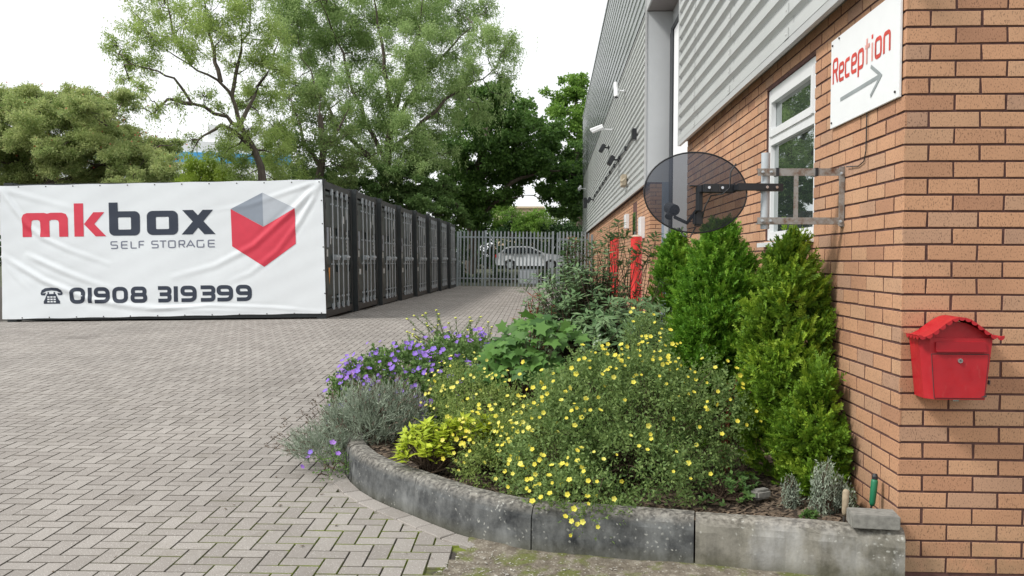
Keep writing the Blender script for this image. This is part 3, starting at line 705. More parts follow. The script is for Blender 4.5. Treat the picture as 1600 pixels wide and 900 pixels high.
# ------------------------------------------------------------------ containers
CW, CL, CH = 2.44, 6.03, 2.59
CONT = []
def container():
    """local: origin at the door-side near bottom corner, doors on the x=0 face looking +x, body runs to -x"""
    t = thing('storage_container', 'dark grey steel container closest to the camera, wearing the banner and an orange triangle decal', 'container', group='row of storage containers')
    m = MB()
    # frame: posts, rails, floor, roof
    for y in (0, CW-.10): m.b6(-.16, 0, y, y+.10, .0, CH, 'container_rail'); m.b6(-CL, -CL+.12, y, y+.10, 0, CH, 'container_rail')
    m.b6(-.15, -.002, .1, CW-.1, CH-.16, CH-.02, 'container_rail'); m.b6(-.15, -.002, .1, CW-.1, .03, .17, 'container_rail')
    for y in (.0, CW-.06): m.b6(-CL+.1, -.15, y+.004, y+.056, .03, .19, 'container_rail'); m.b6(-CL+.1, -.15, y+.004, y+.056, CH-.09, CH-.01, 'container_rail')
    m.b6(-CL+.02, -.1, .04, CW-.04, CH-.05, CH-.03, 'container'); m.b6(-CL+.02, -.1, .05, CW-.05, .14, .17, 'container_rail')
    part(m, 'frame', t)
    # corrugated sides and end
    m = MB(); pts = []; x = -.16; s = 0
    while x > -CL+.1:
        for dx, d in ((0, 0), (.07, 0), (.14, .036), (.21, .036)): pts.append((x-dx, d))
        x -= .28
    for y, sg in ((.012, 1), (CW-.012, -1)):
        V = [(px, y+sg*d, z) for z in (.18, CH-.06) for px, d in pts]; K = len(pts)
        m.add(V, [(k, k+1, K+k+1, K+k) for k in range(K-1)], 'container')
    V = [(-CL+.03+d, .1+(px+.16)*-1*.395, z) for z in (.1, CH-.05) for px, d in pts]; m.add(V, [(k, k+1, K+k+1, K+k) for k in range(K-1)], 'container')
    part(m, 'corrugated_side', t)
    m = MB()
    for y in (.0, CW-.16):
        for z in (-.012, CH-.118+.016):
            for xx in (-.178, -CL):
                m = MB(); m.b6(xx, xx+.182, y-.006 if y == 0 else y, y+.16+(.006 if y else 0), z, z+.118, 'container_rail', bev=.006)
                if xx > -1: m.tube([(xx+.183, y+.08, z+.059), (xx+.1845, y+.08, z+.059)], .028, 'black', 10)
                part(m, 'corner_casting', t)
    for di in (0, 1):
        y0 = .115+di*1.108; y1 = y0+1.1; m = MB(); xd = -.028
        m.b6(xd-.04, xd-.03, y0, y1, .19, CH-.19, 'container')
        # pressed door skin: raised bands and recessed panels
        for z0, z1 in ((.19, .30), (.42, .86), (1.0, 1.58), (1.72, CH-.30), (CH-.27, CH-.19)):
            m.b6(xd-.03, xd+.004, y0+.05, y1-.05, z0, z1, 'container', bev=.012)
        m.b6(xd-.03, xd+.012, y0, y0+.05, .18, CH-.18, 'container_rail'); m.b6(xd-.03, xd+.012, y1-.05, y1, .18, CH-.18, 'container_rail')
        if di == 0:
            m.b6(xd+.004, xd+.006, y0+.12, y0+.22, 1.16, 1.30, 'sticker')
            m.b6(xd+.004, xd+.006, y0+.14, y0+.30, 1.34, 1.72, 'mgrey')
        else:
            m.b6(xd+.004, xd+.006, y0+.42, y0+.56, CH-.75, CH-.60, 'sticker'); m.b6(xd+.004, xd+.006, y0+.72, y0+.84, CH-.66, CH-.44, 'sticker')
            for k in range(5): m.b6(xd+.004, xd+.006, y0+.72+.02*(k % 2), y0+.88-.015*(k % 3), 1.28+k*.085, 1.335+k*.085, 'sticker')
        dr = part(m, 'door', t)
        for z in (.45, .95, 1.5, 2.05):
            hm = MB()
            yy = y0-.006 if di == 0 else y1+.006
            hm.b6(-.06, .006, yy-.03, yy+.03, z, z+.12, 'container_rail', bev=.004); hm.build('hinge', dr)
        for yb in ((.60, 1.04) if di == 0 else (1.45, 1.90)):
            lb = MB(); lb.tube([(xd+.042, yb, .17), (xd+.042, yb, CH-.16)], .0135, 'galv', 8); lo = part(lb, 'locking_bar', t)
            for z in (.14, CH-.25): cm = MB(); cm.b6(xd+.008, xd+.056, yb-.03, yb+.03, z, z+.12, 'galv', bev=.006); cm.build('cam_keeper', lo)
            for z in (.36, 1.0, 1.52, 2.15): cm = MB(); cm.b6(xd+.004, xd+.058, yb-.026, yb+.026, z, z+.035, 'galv', bev=.004); cm.build('bar_guide', lo)
            hh = MB(); s = 1 if yb in (.60, 1.45) else -1
            hh.tube([(xd+.085, yb, 1.17), (xd+.10, yb+s*.10, 1.15), (xd+.10, yb+s*.38, 1.15)], .012, 'galv', 6)
            hh.b6(xd+.01, xd+.10, yb+s*.30-.03, yb+s*.30+.03, 1.10, 1.20, 'galv', bev=.004); hh.build('handle', lo)
    return t
cont0 = container()
CY, CA, CT, SP = .022, .0144, .0156, 2.505
ordn = ['closest', 'second', 'third', 'fourth', 'fifth', 'sixth', 'seventh', 'last']
for i in range(8):
    o = cont0 if i == 0 else copy_tree(cont0)
    x = -4.2+.0144*SP*i; y = 15.9+SP*i
    o.location = (x, y, .345 + (random.uniform(-.02, .02) if i else 0)); o.rotation_euler = (0, 0, CY); o.rotation_euler = (0, -CT, CY)
    if i: o['label'] = ('last dark grey steel container, farthest back in the row next to the palisade fence' if i == 7 else
                      '%s dark grey steel container from the banner in the row of shut containers' % ordn[i])
    CONT.append(o)
# extras only the first container has
m = MB(); m.add([(-.020, .34, .95), (-.020, .46, .95), (-.020, .40, .62)], [(0, 1, 2)], 'orange'); o = part(m, 'warning_decal', CONT[0]); o['label'] = 'orange triangle decal'; m = MB(); m.add([(-.020, .50, 1.72), (-.020, .58, 1.72), (-.020, .58, 1.40), (-.020, .50, 1.40)], [(0, 1, 2, 3)], 'sticker')
part(m, 'data_plate', CONT[0])
for i in (1, 2, 3, 4):
    m = MB(); m.b6(-.024, -.018, .3, .46, .78, .9, 'sticker'); part(m, 'sticker', CONT[i])
for i in range(8):      # timber and concrete pads under the corners
    pass
m = MB(); m.b6(-5.9, -5.3, .05, .35, -.11, -.014, 'pebble'); o = m.build('support_slab'); o.matrix_world = Matrix.Translation((-4.2, 15.9, .345)) @ Matrix.Rotation(CY, 4, 'Z') @ Matrix.Rotation(-CT, 4, 'Y')
meta(o, 'pale slab under the far left end of the banner container', 'slab')

# ------------------------------------------------------------------ banner
ZX = CL/1552.   # metres per unit of the traced drawing
def bco(u, v): return (-(1555-u)*ZX*1.008, (785-v)*ZX*.94+.045)      # drawing -> local x, z
RIDGES = [([(5, 110), (70, 215), (130, 300), (210, 370), (330, 430), (520, 505)], .030, .045), ([(10, 460), (200, 585), (420, 685), (640, 725), (980, 745), (1400, 748)], .026, .05),
          ([(130, 455), (300, 540), (440, 600), (560, 640)], .022, .05), ([(1550, 95), (1420, 230), (1220, 420), (1030, 520), (830, 575)], .026, .05),
          ([(1550, 100), (1440, 300), (1330, 450), (1200, 560), (1100, 600)], .02, .045), ([(700, 738), (1000, 722), (1300, 735), (1540, 760)], .016, .03),
          ([(1545, 95), (1380, 150), (1200, 215), (1020, 240)], .012, .04), ([(5, 115), (250, 190), (420, 240)], .008, .05), ([(5, 470), (60, 560), (150, 650)], .01, .04)]
RD = [(np.array([bco(*p) for p in pl]), a, w_) for pl, a, w_ in RIDGES]
def wr(x, z):
    x = np.asarray(x, float); z = np.asarray(z, float); h = .005*np.sin(x*1.7+z*2.1)+.004*np.sin(x*3.3-z*1.6+1)+.0015*np.sin(x*9+z*5)+.001*np.sin(z*17-x*7)
    for P, a, w_ in RD:
        best = np.full(x.shape, 9.); tt = np.zeros(x.shape); sd_ = np.zeros(x.shape)
        for i in range(len(P)-1):
            A, B = P[i], P[i+1]; ab = B-A; t_ = np.clip(((x-A[0])*ab[0]+(z-A[1])*ab[1])/(ab@ab), 0, 1)
            dx = x-A[0]-ab[0]*t_; dz = z-A[1]-ab[1]*t_; d = np.hypot(dx, dz); k = d < best
            best = np.where(k, d, best); tt = np.where(k, (i+t_)/(len(P)-1), tt); sd_ = np.where(k, np.sign(ab[0]*dz-ab[1]*dx), sd_)
        amp = a*.75*np.clip(1.15-tt, .1, 1)*np.clip(tt*6+.3, 0, 1); h = h+amp*np.exp(-(best/w_)**2)*1.0-amp*.35*np.exp(-((best-1.8*w_)/w_)**2)
    return h
CORNER = np.array([bco(5, 105), bco(1550, 92), bco(1560, 770), bco(0, 785)])
def bsurf(u, v, lift=0):
    x, z = bco(u, v); return (x, -.045-float(wr(np.array(x), np.array(z)))-lift, z)
ban = thing('banner', 'large white self storage banner with red and navy lettering covering the container side', 'banner', (0, 0, 0))
ban.location = CONT[0].location; ban.rotation_euler = CONT[0].rotation_euler
nu, nv = 260, 110; V = []
for j in range(nv+1):
    for i in range(nu+1):
        a = i/nu; b = j/nv
        u = (5*(1-a)+1550*a)*(1-b)+(-2*(1-a)+1558*a)*b; v = (100*(1-a)+90*a)*(1-b)+(782*(1-a)+768*a)*b
        v += (3*math.sin(a*40) if j in (0, nv) else 0)*.4
        V.append((u, v))
UV = np.array(V); X_ = -(1555-UV[:, 0])*ZX*1.008; Z_ = (785-UV[:, 1])*ZX*.94+.045; Yv = -.045-wr(X_, Z_)
i = np.arange(nv)[:, None]*(nu+1)+np.arange(nu)[None]; Q = np.stack([i, i+nu+1, i+nu+2, i+1], -1).reshape(-1, 4)
sh = fast('sheet', np.stack([X_, Yv, Z_], -1), Q, 'banner', ban, smooth=True)
def bl(name, fn, label=None):
    m = MB(); fn(m)
    if m.v: o = m.build(name, ban, smooth=True)
def letter(m, i0=0):     # close the current glyph into a part of its own
    if m.v: m.build('letter', ban, smooth=True); m.v.clear(); m.f.clear(); m.mi.clear(); m.ms.clear()
def B(m, pts, w, mat, r=0, closed=False, wh=None, lift=.004, nx=2): ribbon(m, pts, w, wh or w, bsurf, mat, r, closed, 9, nx, lift)
def ST(m, A, B_, mat, lift=.004, nx=4): strip(m, A, B_, bsurf, mat, 9, nx, lift)
def f_mk(m):
    ST(m, [(108, 362), (108, 265), (113, 247), (130, 240), (215, 240), (233, 245), (240, 262), (240, 363)], [(152, 362), (152, 290), (154, 281), (162, 276), (184, 276), (192, 280), (195, 290), (195, 363)], 'red_print')
    ST(m, [(219, 252), (232, 244), (248, 240), (300, 240), (320, 247), (330, 268), (330, 363)], [(239.5, 285), (240, 281), (250, 276), (272, 276), (283, 280), (287, 292), (287, 363)], 'red_print', .0045)
    letter(m)
    ST(m, [(360, 194), (360, 363)], [(405, 194), (405, 363)], 'red_print')
    ST(m, [(453, 240), (407, 300), (462, 363)], [(505, 240), (457, 300), (512, 363)], 'red_print'); letter(m)
def f_box(m):
    ST(m, [(527, 192), (527, 300)], [(570, 192), (570, 300)], 'navy_print', .0045)
    ST(m, rrect(527, 675, 237, 361, 26), rrect(570, 632, 268, 330, 5), 'navy_print')
    ST(m, [(527, 237), (527, 262)], [(560, 237), (560, 262)], 'navy_print', .005)
    letter(m)
    ST(m, rrect(708, 859, 237, 360, 28), rrect(752, 815, 268, 330, 5), 'navy_print'); letter(m)
    ST(m, [(880, 235), (983, 359)], [(932, 235), (1037, 359)], 'navy_print'); ST(m, [(978, 235), (875, 359)], [(1028, 235), (927, 359)], 'navy_print', .0045); letter(m)
def glyph(ch, x, y, W, Hh):
    r = []; X = lambda a, b: (x+a*W, y+b*Hh)
    G = {'S': [([(1, 0), (0, 0), (0, .5), (1, .5), (1, 1), (0, 1)], 0)], 'E': [([(1, 0), (0, 0), (0, 1), (1, 1)], 0), ([(.06, .5), (.95, .5)], 0)],
         'L': [([(0, 0), (0, 1), (1, 1)], 0)], 'F': [([(1, 0), (0, 0), (0, 1)], 0), ([(.06, .52), (.9, .52)], 0)], 'T': [([(0, 0), (1, 0)], 0), ([(.5, .02), (.5, 1)], 0)],
         'O': [([(0, 0), (1, 0), (1, 1), (0, 1)], 1)], 'R': [([(0, 1), (0, 0), (1, 0), (1, .55), (.1, .55)], 0), ([(.55, .58), (1, 1)], 0)],
         'A': [([(0, 1), (.5, 0), (1, 1)], 0), ([(.25, .7), (.75, .7)], 0)], 'G': [([(1, 0), (0, 0), (0, 1), (1, 1), (1, .5)], 0), ],
         '0': [([(0, 0), (1, 0), (1, 1), (0, 1)], 1)], '1': [([(0, -.12), (0, 1.12)], 0)], '9': [([(-.1, 1), (1, 1), (1, 0), (0, 0), (0, .52), (.95, .52)], 0)],
         '8': [([(.04, 0), (.96, 0), (.96, .5), (.04, .5)], 1), ([(0, .5), (1, .5), (1, 1), (0, 1)], 1)], '3': [([(-.05, 0), (1, 0), (1, .5), (.1, .5)], 0), ([(.1, .5), (1, .5), (1, 1), (-.05, 1)], 0)]}
    return [([X(*p) for p in pl], c) for pl, c in G[ch]]
def f_self(m):
    for i, (ch, x0, x1) in enumerate((('S', 531, 567), ('E', 581, 616), ('L', 627, 660), ('F', 666, 696), ('S', 727, 763), ('T', 765, 803), ('O', 808, 845), ('R', 858, 890), ('A', 893, 938), ('G', 962-18, 962+20), ('E', 998, 1035))):
        for k, (pl, c) in enumerate(glyph(ch, x0+3, 391.5-.004*(x0-530), x1-x0-6, 34)):
            B(m, pl, 5.5, 'grey_print', 6 if ch not in 'AT' else 0, bool(c), lift=.004+.0004*k, nx=1)
        letter(m)
def f_num(m):
    for ch, x0, x1 in (('0', 326, 402), ('1', 415, 434), ('9', 444, 521), ('0', 533, 610), ('8', 622, 703), ('3', 748, 820), ('1', 832, 848), ('9', 862, 940), ('3', 952, 1030), ('9', 1035, 1115), ('9', 1128, 1205)):
        y = 633-.006*(x0-326)
        for k, (pl, c) in enumerate(glyph(ch, x0+10 if ch != '1' else (x0+x1)/2, y, x1-x0-20, 64)):
            B(m, pl, 19.5, 'navy_print', 24 if ch in '09' else 17, bool(c), lift=.004+.0004*k, nx=2)
        letter(m)
def f_tel(m):
    ST(m, [(188, 650), (192, 636), (208, 625), (240, 622), (272, 625), (288, 636), (293, 650)], [(190, 651), (200, 648), (215, 640), (240, 637), (265, 640), (280, 648), (291, 651)], 'navy_print')
    ST(m, [(186, 649), (190, 661), (208, 662), (213, 650)], [(190, 649), (197, 651), (204, 651), (212, 649)], 'navy_print', .0045); ST(m, [(268, 650), (272, 662), (290, 661), (294, 649)], [(270, 649), (277, 651), (284, 651), (290, 649)], 'navy_print', .0045)
    ST(m, [(221, 645), (221, 660)], [(228, 645), (228, 660)], 'navy_print'); ST(m, [(250, 645), (250, 660)], [(257, 645), (257, 660)], 'navy_print')
    ST(m, [(218, 655), (208, 680), (201, 693), (201, 705)], [(261, 655), (271, 680), (280, 693), (280, 705)], 'navy_print', .0043)
    for r in range(3):
        for c in range(3): ST(m, [(219+c*15, 667+r*12), (219+c*15, 674+r*12)], [(230+c*15, 667+r*12), (230+c*15, 674+r*12)], 'banner', .0055, 1)
def f_cube(m, N=22):
    ST(m, [(1112, 233), (1115, 422), (1268, 528)], [(1112.5, 233.5), (1267, 325), (1267, 325.5)], 'red_print', .005, N); ST(m, [(1268, 528), (1420, 413), (1418, 234)], [(1267, 325.5), (1267.5, 325), (1417.5, 233.7)], 'red_print', .005, N)
    ST(m, [(1265, 152), (1112, 233)], [(1267, 323), (1267, 323.5)], 'mgrey', .005, N); ST(m, [(1265, 152), (1267, 323)], [(1418, 232.5), (1267.5, 323.4)], 'lgrey', .005, N)
bl('lettering', f_mk, 'red letters mk'); bl('lettering', f_box, 'navy letters box'); bl('lettering', f_self, 'small grey words self storage'); bl('lettering', f_num, 'navy phone number'); bl('telephone_emblem', f_tel); bl('cube_emblem', f_cube)
m = MB()
for k in range(12):
    for v in (106-.5*k*.8, 776-.9*k*1.0):
        u = 95+k*131; 
        if u > 1540: continue
        x, y, z = bsurf(u, v, .003); m.tube([(x, y-.002, z), (x, y+.002, z)], .012, 'chip', 8)
for k in range(5):
    x, y, z = bsurf(1545+k*2.2, 195+k*118, .003); m.tube([(x, y-.002, z), (x, y+.002, z)], .012, 'chip', 8)
part(m, 'eyelet', ban)

# ------------------------------------------------------------------ reception sign (faces -x)
sg = thing('reception_sign', 'white sign on the brick wall reading reception over a grey arrow', 'sign', (X0-.004, 4.02, 2.19))
m = MB(); m.b6(-.012, 0, 0, .97, 0, .49, 'white', bev=.002); part(m, 'board', sg)
def ssurf(u, v, lift=0): return (-.0135-lift, .97-u, v)
def Rb(m, pts, w, mat, r=0, closed=False, lift=0): ribbon(m, pts, w, w, ssurf, mat, r, closed, .02, 1, lift)
m = MB(); f = MB(); h = .085; bz = .243; wd = .070; x = .045; sw = .0205; sl = .0
def q(x, a, b): return (x+a*wd, bz+b*h)
def sl_(P, mat='sign_red', nm='letter'):
    m = MB()
    for i, (pts, rr, cl) in enumerate(P): Rb(m, pts, sw, mat, rr, cl, .0005*i)
    part(m, nm, sg)
sl_([([q(x, 0, 0), q(x, 0, 1.5), q(x, 1.0, 1.5), q(x, 1.0, .8), q(x, .15, .8)], .02, False), ([q(x, .6, .78), q(x, 1.05, 0)], 0, False)]); x += .103
for c in 'ece':
    sl_([([q(x, 1, 0), q(x, 0, 0), q(x, 0, 1), q(x, .95, 1), q(x, .95, .5), q(x, .12, .5)] if c == 'e' else [q(x, .9, 0), q(x, 0, 0), q(x, 0, 1), q(x, .9, 1)], .02, False)]); x += .098
sl_([([q(x, 0, -.5), q(x, 0, 1), q(x, .95, 1), q(x, .95, 0), q(x, .12, 0)], .02, False)]); x += .105
sl_([([q(x, .2, 1.45), q(x, .2, -.05)], .02, False), ([q(x, -.1, .98), q(x, .75, .98)], 0, False)], 'sign_fade'); x += .072
sl_([([q(x, .2, 1.0), q(x, .2, -.05)], 0, False)], 'sign_fade'); sl_([([q(x, .2, 1.22), q(x, .2, 1.47)], 0, False)], 'sign_red', 'letter_dot'); x += .058
sl_([([q(x, 0, 0), q(x, 1, 0), q(x, 1, 1), q(x, 0, 1)], .022, True)]); x += .108
sl_([([q(x, 0, -.07), q(x, 0, 1), q(x, 1, 1), q(x, 1, -.07)], .02, False)])
m = MB(); Rb(m, [(.17, .135), (.735, .143)], .021, 'sign_grey'); Rb(m, [(.62, .215), (.755, .143), (.62, .068)], .019, 'sign_grey', lift=.0006); part(m, 'arrow', sg)
m = MB()
for u, v in ((.03, .46), (.03, .03), (.93, .03), (.14, .475)): m.tube([(-.0125, .97-u, v), (-.018, .97-u, v)], .006, 'chip', 8)
part(m, 'screw', sg)
m = MB(); m.tube([(X0-.008, 4.44, 2.185), (X0-.008, 4.445, 2.0), (X0-.008, 4.47, 1.95), (X0-.008, 4.55, 1.935), (X0-.012, 4.72, 1.95)], .003, 'black', 6); meta(m.build('cable'), 'thin black cable hanging below the reception sign down the brick', 'cable')

# ------------------------------------------------------------------ post box
pb = thing('post_box', 'small red metal letterbox with scalloped roof on the brick front', 'letterbox', (1.775, Y0-.004, .84))
m = MB(); D = .135
def prof(z): t = z/.27; return .129+(.158-.129)*t
F_ = []
for z in (0, .27):
    hw = prof(z); F_ += [(-hw, 0, z), (hw, 0, z), (hw, -D+.03, z), (hw-.012, -D, z), (-hw+.035, -D, z), (-hw, -D+.035, z)]
m.add(F_, [(0, 1, 2, 3, 4, 5), (6, 7, 8, 9, 10, 11)]+[(i, (i+1) % 6, 6+(i+1) % 6, 6+i) for i in range(6)], 'postred'); 
# gable infill under the curved roof
arc = [(-.158+.316*i/16, .27+.07*math.sin(PI*i/16)**1.3) for i in range(17)]
m.prism([(-.158, .262)]+arc+[(.158, .262)], 1, -D+.012, -.01, 'postred'); part(m, 'body', pb)
m = MB(); N = 36; top = []
for i in range(N+1):
    t = i/N; xx = -.180+.360*t; s = abs(2*t-1); z = .275+.088*(.5+.5*math.cos(PI*min(1, s*1.02)))+(.006 if s > .93 else 0); top.append((xx, z))
V = [(a, yy, b+dz) for yy, dz in ((0, 0), (-D-.028, 0)) for a, b in top]+[(a, yy, b-.003) for yy in (0, -D-.028) for a, b in top]; K = N+1
Fc = [(k, k+1, K+k+1, K+k) for k in range(N)]+[(2*K+k, 2*K+k+1, 3*K+k+1, 3*K+k) for k in range(N)]+[(K+k, K+k+1, 3*K+k+1, 3*K+k) for k in range(N)]
m.add(V, Fc, 'postred')
for k in range(13):      # scallops
    i0 = (k+.5)/13*N; i_0 = int(i0); a = top[min(i_0, N)]; b = top[min(i_0+1, N)]; tx = (b[0]-a[0]); tz = (b[1]-a[1]); ln = math.hypot(tx, tz); tx /= ln; tz /= ln
    c = (a[0]+tx*ln*(i0-i_0), a[1]+tz*ln*(i0-i_0)); R_ = .0150; P = [(c[0]+R_*math.cos(PI+PI*j/8)*tx-R_*math.sin(PI+PI*j/8)*tz*-1*-1*0+R_*math.sin(PI+PI*j/8)*-tz*1, c[1]+R_*math.cos(PI+PI*j/8)*tz+R_*math.sin(PI+PI*j/8)*tx) for j in range(9)]
    m.prism(P, 1, -D-.030, -D-.0265, 'postred')
for k in range(4):
    yy = -D-.01+k*.034; P = [(yy+.016*math.cos(PI+PI*j/8), .279+.0155*math.sin(PI+PI*j/8)) for j in range(9)]; m.prism(P, 0, -.1815, -.1785, 'postred')
part(m, 'roof', pb, smooth=False)
m = MB(); m.prism([(-.098, .008), (.112, .008), (.128, .198), (-.113, .198)], 1, -D-.004, -D+.002, 'postred'); dr = part(m, 'door', pb)
mm = MB()
E_ = [(-.1, .006), (.114, .006), (.130, .2), (-.115, .2)]
for a, b in zip(E_, E_[1:]+E_[:1]): mm.tube([(a[0], -D-.001, a[1]), (b[0], -D-.001, b[1])], .0016, 'chip', 5)
mm.build('seam', dr)
mm = MB(); mm.tube([(.005, -D, .172), (.005, -D-.012, .172)], .0105, 'chrome', 14); mm.tube([(.005, -D-.012, .172), (.005, -D-.0125, .172)], .004, 'chip', 8); mm.build('lock', dr)
m = MB(); m.prism([(-.1, .253), (.112, .253), (.117, .214), (-.1, .214)], 1, -D-.01, -D+.002, 'postred2'); m.b6(-.1, .117, -D-.017, -D-.002, .209, .2155, 'postred2', bev=.002); part(m, 'flap', pb)
m = MB(); m.add([(.095, -D-.0055, .012), (.122, -D-.0055, .013), (.123, -D-.0055, .022), (.112, -D-.0055, .019), (.104, -D-.0055, .016)], [(0, 1, 2, 3, 4)], 'chip'); m.box((.1405, -D+.015, .075), (.006, .012, .018), 'chip'); m.b6(-.005, .02, -D+.03, -D+.05, -.012, .002, 'chrome'); part(m, 'paint_chip', pb)

# ------------------------------------------------------------------ satellite dish and bracket
br = thing('wall_bracket', 'rusty galvanised frame bracket with pole bolted to the brick beside the window', 'bracket', (X0, 4.8, 1.81))
m = MB(); a = -.455
m.b6(a-.01, -.0, -.02, .02, .132, .138, 'rust'); m.b6(a-.01, 0, -.022, -.016, .098, .138, 'rust')
m.b6(a-.01, 0, -.02, .02, -.165, -.159, 'rust'); m.b6(a-.01, 0, -.0225, -.0165, -.165, -.128, 'rust')
m.b6(-.272, -.248, -.024, -.02, -.157, .13, 'rust'); m.b6(-.252, -.248, -.02, .018, -.157, .13, 'rust')
m.b6(-.03, -.001, -.026, -.021, -.175, .145, 'rust'); m.b6(-.006, -.001, -.021, .03, -.18, .15, 'rust'); part(m, 'frame', br)
m = MB(); m.tube([(-.417, .01, -.19), (-.417, .01, .225)], .024, 'galv', 16, False); m.tube([(-.417, .01, -.19), (-.417, .01, .225)], .021, 'black', 16, False); part(m, 'pole', br, smooth=True)
for x_, z_ in ((-.44, .118), (-.395, .118), (-.44, -.147), (-.395, -.147), (-.02, .11), (-.02, -.15)): m = MB(); m.tube([(x_, -.022, z_), (x_, -.034, z_)], .008, 'galv', 6); m.tube([(x_, -.034, z_), (x_, -.044, z_)], .004, 'galv', 6); part(m, 'bolt', br)
for x_ in (-.36, -.15): m = MB(); m.b6(x_-.008, x_+.008, -.026, .024, .096, .141, 'black'); part(m, 'clip', br)
ds = thing('satellite_dish', 'black perforated oval satellite dish held on an arm from the bracket pole', 'satellite dish', (.815, 4.98, 1.832), (0, 0, math.radians(9)))
Rx, Rz = .302, .229; n1, n2 = 40, 10; V = []; Fc = []
def dp(r, t): return (Rx*r*math.cos(t), -.055*(1-r*r), Rz*r*math.sin(t))
V.append(dp(0, 0))
for j in range(1, n2+1):
    for k in range(n1): V.append(dp(j/n2, 2*PI*k/n1))
Fc = [(0, 1+k, 1+(k+1) % n1) for k in range(n1)]+[(1+(j-1)*n1+k, 1+j*n1+k, 1+j*n1+(k+1) % n1, 1+(j-1)*n1+(k+1) % n1) for j in range(1, n2) for k in range(n1)]
m = MB(); m.add(V, Fc, 'screen'); part(m, 'reflector', ds, smooth=True)
m = MB(); m.tube([dp(1, 2*PI*k/48) for k in range(49)], .0045, 'black', 6); part(m, 'rim', ds, smooth=True)
m = MB(); m.b6(-.02, .17, -.16, -.07, -.008+.0, .032, 'black', bev=.004); m.b6(-.018, .002, -.12, -.05, -.11, .03, 'black', bev=.004); m.b6(-.055, -.012, -.075, -.05, .03, .036, 'black')
m.b6(-.012, .018, -.165, -.160, .002, .022, 'black'); part(m, 'back_plate', ds)
m = MB(); m.b6(-.015, .165, -.19, -.165, -.012, .034, 'black', bev=.003); m.b6(.02, .024, -.195, -.188, -.008, .03, 'chip'); m.b6(.07, .075, -.195, -.188, -.008, .03, 'chip')
m.b6(.15, .405, -.262, -.245, -.006, .034, 'black', bev=.002); m.b6(.15, .2, -.25, -.17, -.004, .03, 'black', bev=.002); m.b6(.28, .40, -.246, -.19, -.004, .032, 'black', bev=.002)
for x_ in (.01, .085, .31, .365): 
    yy = -.191 if x_ < .2 else -.263; m.tube([(x_, yy, .013), (x_, yy-.01, .013)], .008, 'chrome', 8)
part(m, 'arm', ds)
m = MB(); m.tube([(-.01, -.06, -.1), (-.03, .06, -.17), (-.06, .2, -.13)], .011, 'black', 6); m.tube([(-.065, .19, -.09), (-.075, .27, -.07)], .034, 'black', 14); m.tube([(-.1, .2, -.13), (-.07, .23, -.09)], .022, 'black', 10); m.b6(-.02, .03, -.05, .0, -.19, -.10, 'black', bev=.01); part(m, 'receiver', ds)
m = MB(); m.tube([(.16, -.2, .18-.035), (.13, -.2, .10), (.125, -.2, .01), (.09, -.19, -.02), (.03, -.17, -.03), (.0, -.16, -.09), (-.01, -.15, -.15)], .0042, 'black', 6)
m.tube([(-.01, -.03, -.2), (-.04, -.03, -.255), (-.075, -.03, -.25), (-.08, .05, -.2)], .0042, 'black', 6); part(m, 'cable', ds, smooth=True)

# ------------------------------------------------------------------ cameras, lights and conduit on the far wall
def rotz(a): return Matrix.Rotation(a, 4, 'Z')
def cctv(loc_, label, rz, down=.15, s=1.0, mount=.25):
    t = thing('security_camera', label, 'security camera', loc_, (0, 0, 0), 'cameras on the cladding')
    m = MB(); m.b6(-.02, 0, -.05*s, .05*s, -.05*s, .05*s, 'upvc', bev=.01); m.tube([(-.01, 0, 0), (-mount*.6, 0, .01), (-mount, 0, -.03)], .018*s, 'upvc', 8); part(m, 'wall_mount', t)
    m = MB(); d = Vector((math.cos(rz)*math.cos(down), math.sin(rz)*math.cos(down), -math.sin(down))); c = Vector((-mount, 0, 0)); L_ = .17*s
    m.tube([c-d*L_, c+d*L_], .05*s, 'upvc', 12); m.tube([c+d*L_, c+d*(L_+.004)], .04*s, 'carglass', 12)
    m.tube([c-d*L_*.9+Vector((0, 0, .055*s)), c+d*L_*1.25+Vector((0, 0, .055*s))], [.045*s, .055*s], 'upvc', 8); part(m, 'housing', t)
cctv((XF-.01, 20.6, 5.45), 'white bullet camera pointing down, highest on the corrugated wall', -1.5, 1.15, 1.05, .2)
cctv((XF-.01, 24.6, 5.15), 'white bullet camera pointing out sideways, lower left of the highest camera', 2.9, .35, 1.0, .42)
cctv((XF-.01, 44.0, 5.1), 'small far camera beside the far building corner', -1.8, .4, 1.2, .3)
def flood(loc_, label, mat='black', rz=PI):
    t = thing('flood_light', label, 'flood light', loc_, (0, 0, 0), 'flood lights on the cladding')
    m = MB(); m.b6(-.12, -.0, -.02, .02, -.02, .02, 'black'); m.b6(-.03, 0, -.09, .09, -.06, .06, 'black', bev=.008); part(m, 'wall_bracket', t)
    m = MB(); R = Matrix.Rotation(.5, 3, 'Y'); m.box((-.2, 0, -.02), (.12, .32, .24), 'black', R, bev=.015); part(m, 'housing', t)
    m = MB(); m.box(Vector((-.2, 0, -.02))+R @ Vector((-.064, 0, 0)), (.006, .27, .19), mat, R); part(m, 'lamp_glass', t)
flood((XF-.005, 22.2, 4.02), 'black flood light on the cable run, nearer one', 'carglass')
flood((XF-.005, 35.5, 3.95), 'black flood light on the cable run, farther one', 'carglass')
flood((XF-.005, 26.2, 4.85), 'square flood light with white face above the cable run', 'sticker')
m = MB(); pts = [(XF-.02, 17.9+.6*k, 4.02+.02*math.sin(k*1.3)) for k in range(30)]; m.tube(pts, .016, 'black', 6); m.b6(XF-.09, XF-.002, 17.6, 17.85, 3.9, 4.12, 'black', bev=.01)
for k in range(0, 30, 3): m.b6(XF-.05, XF-.002, 18.2+.6*k-.05, 18.2+.6*k+.05, 3.97, 4.07, 'black')
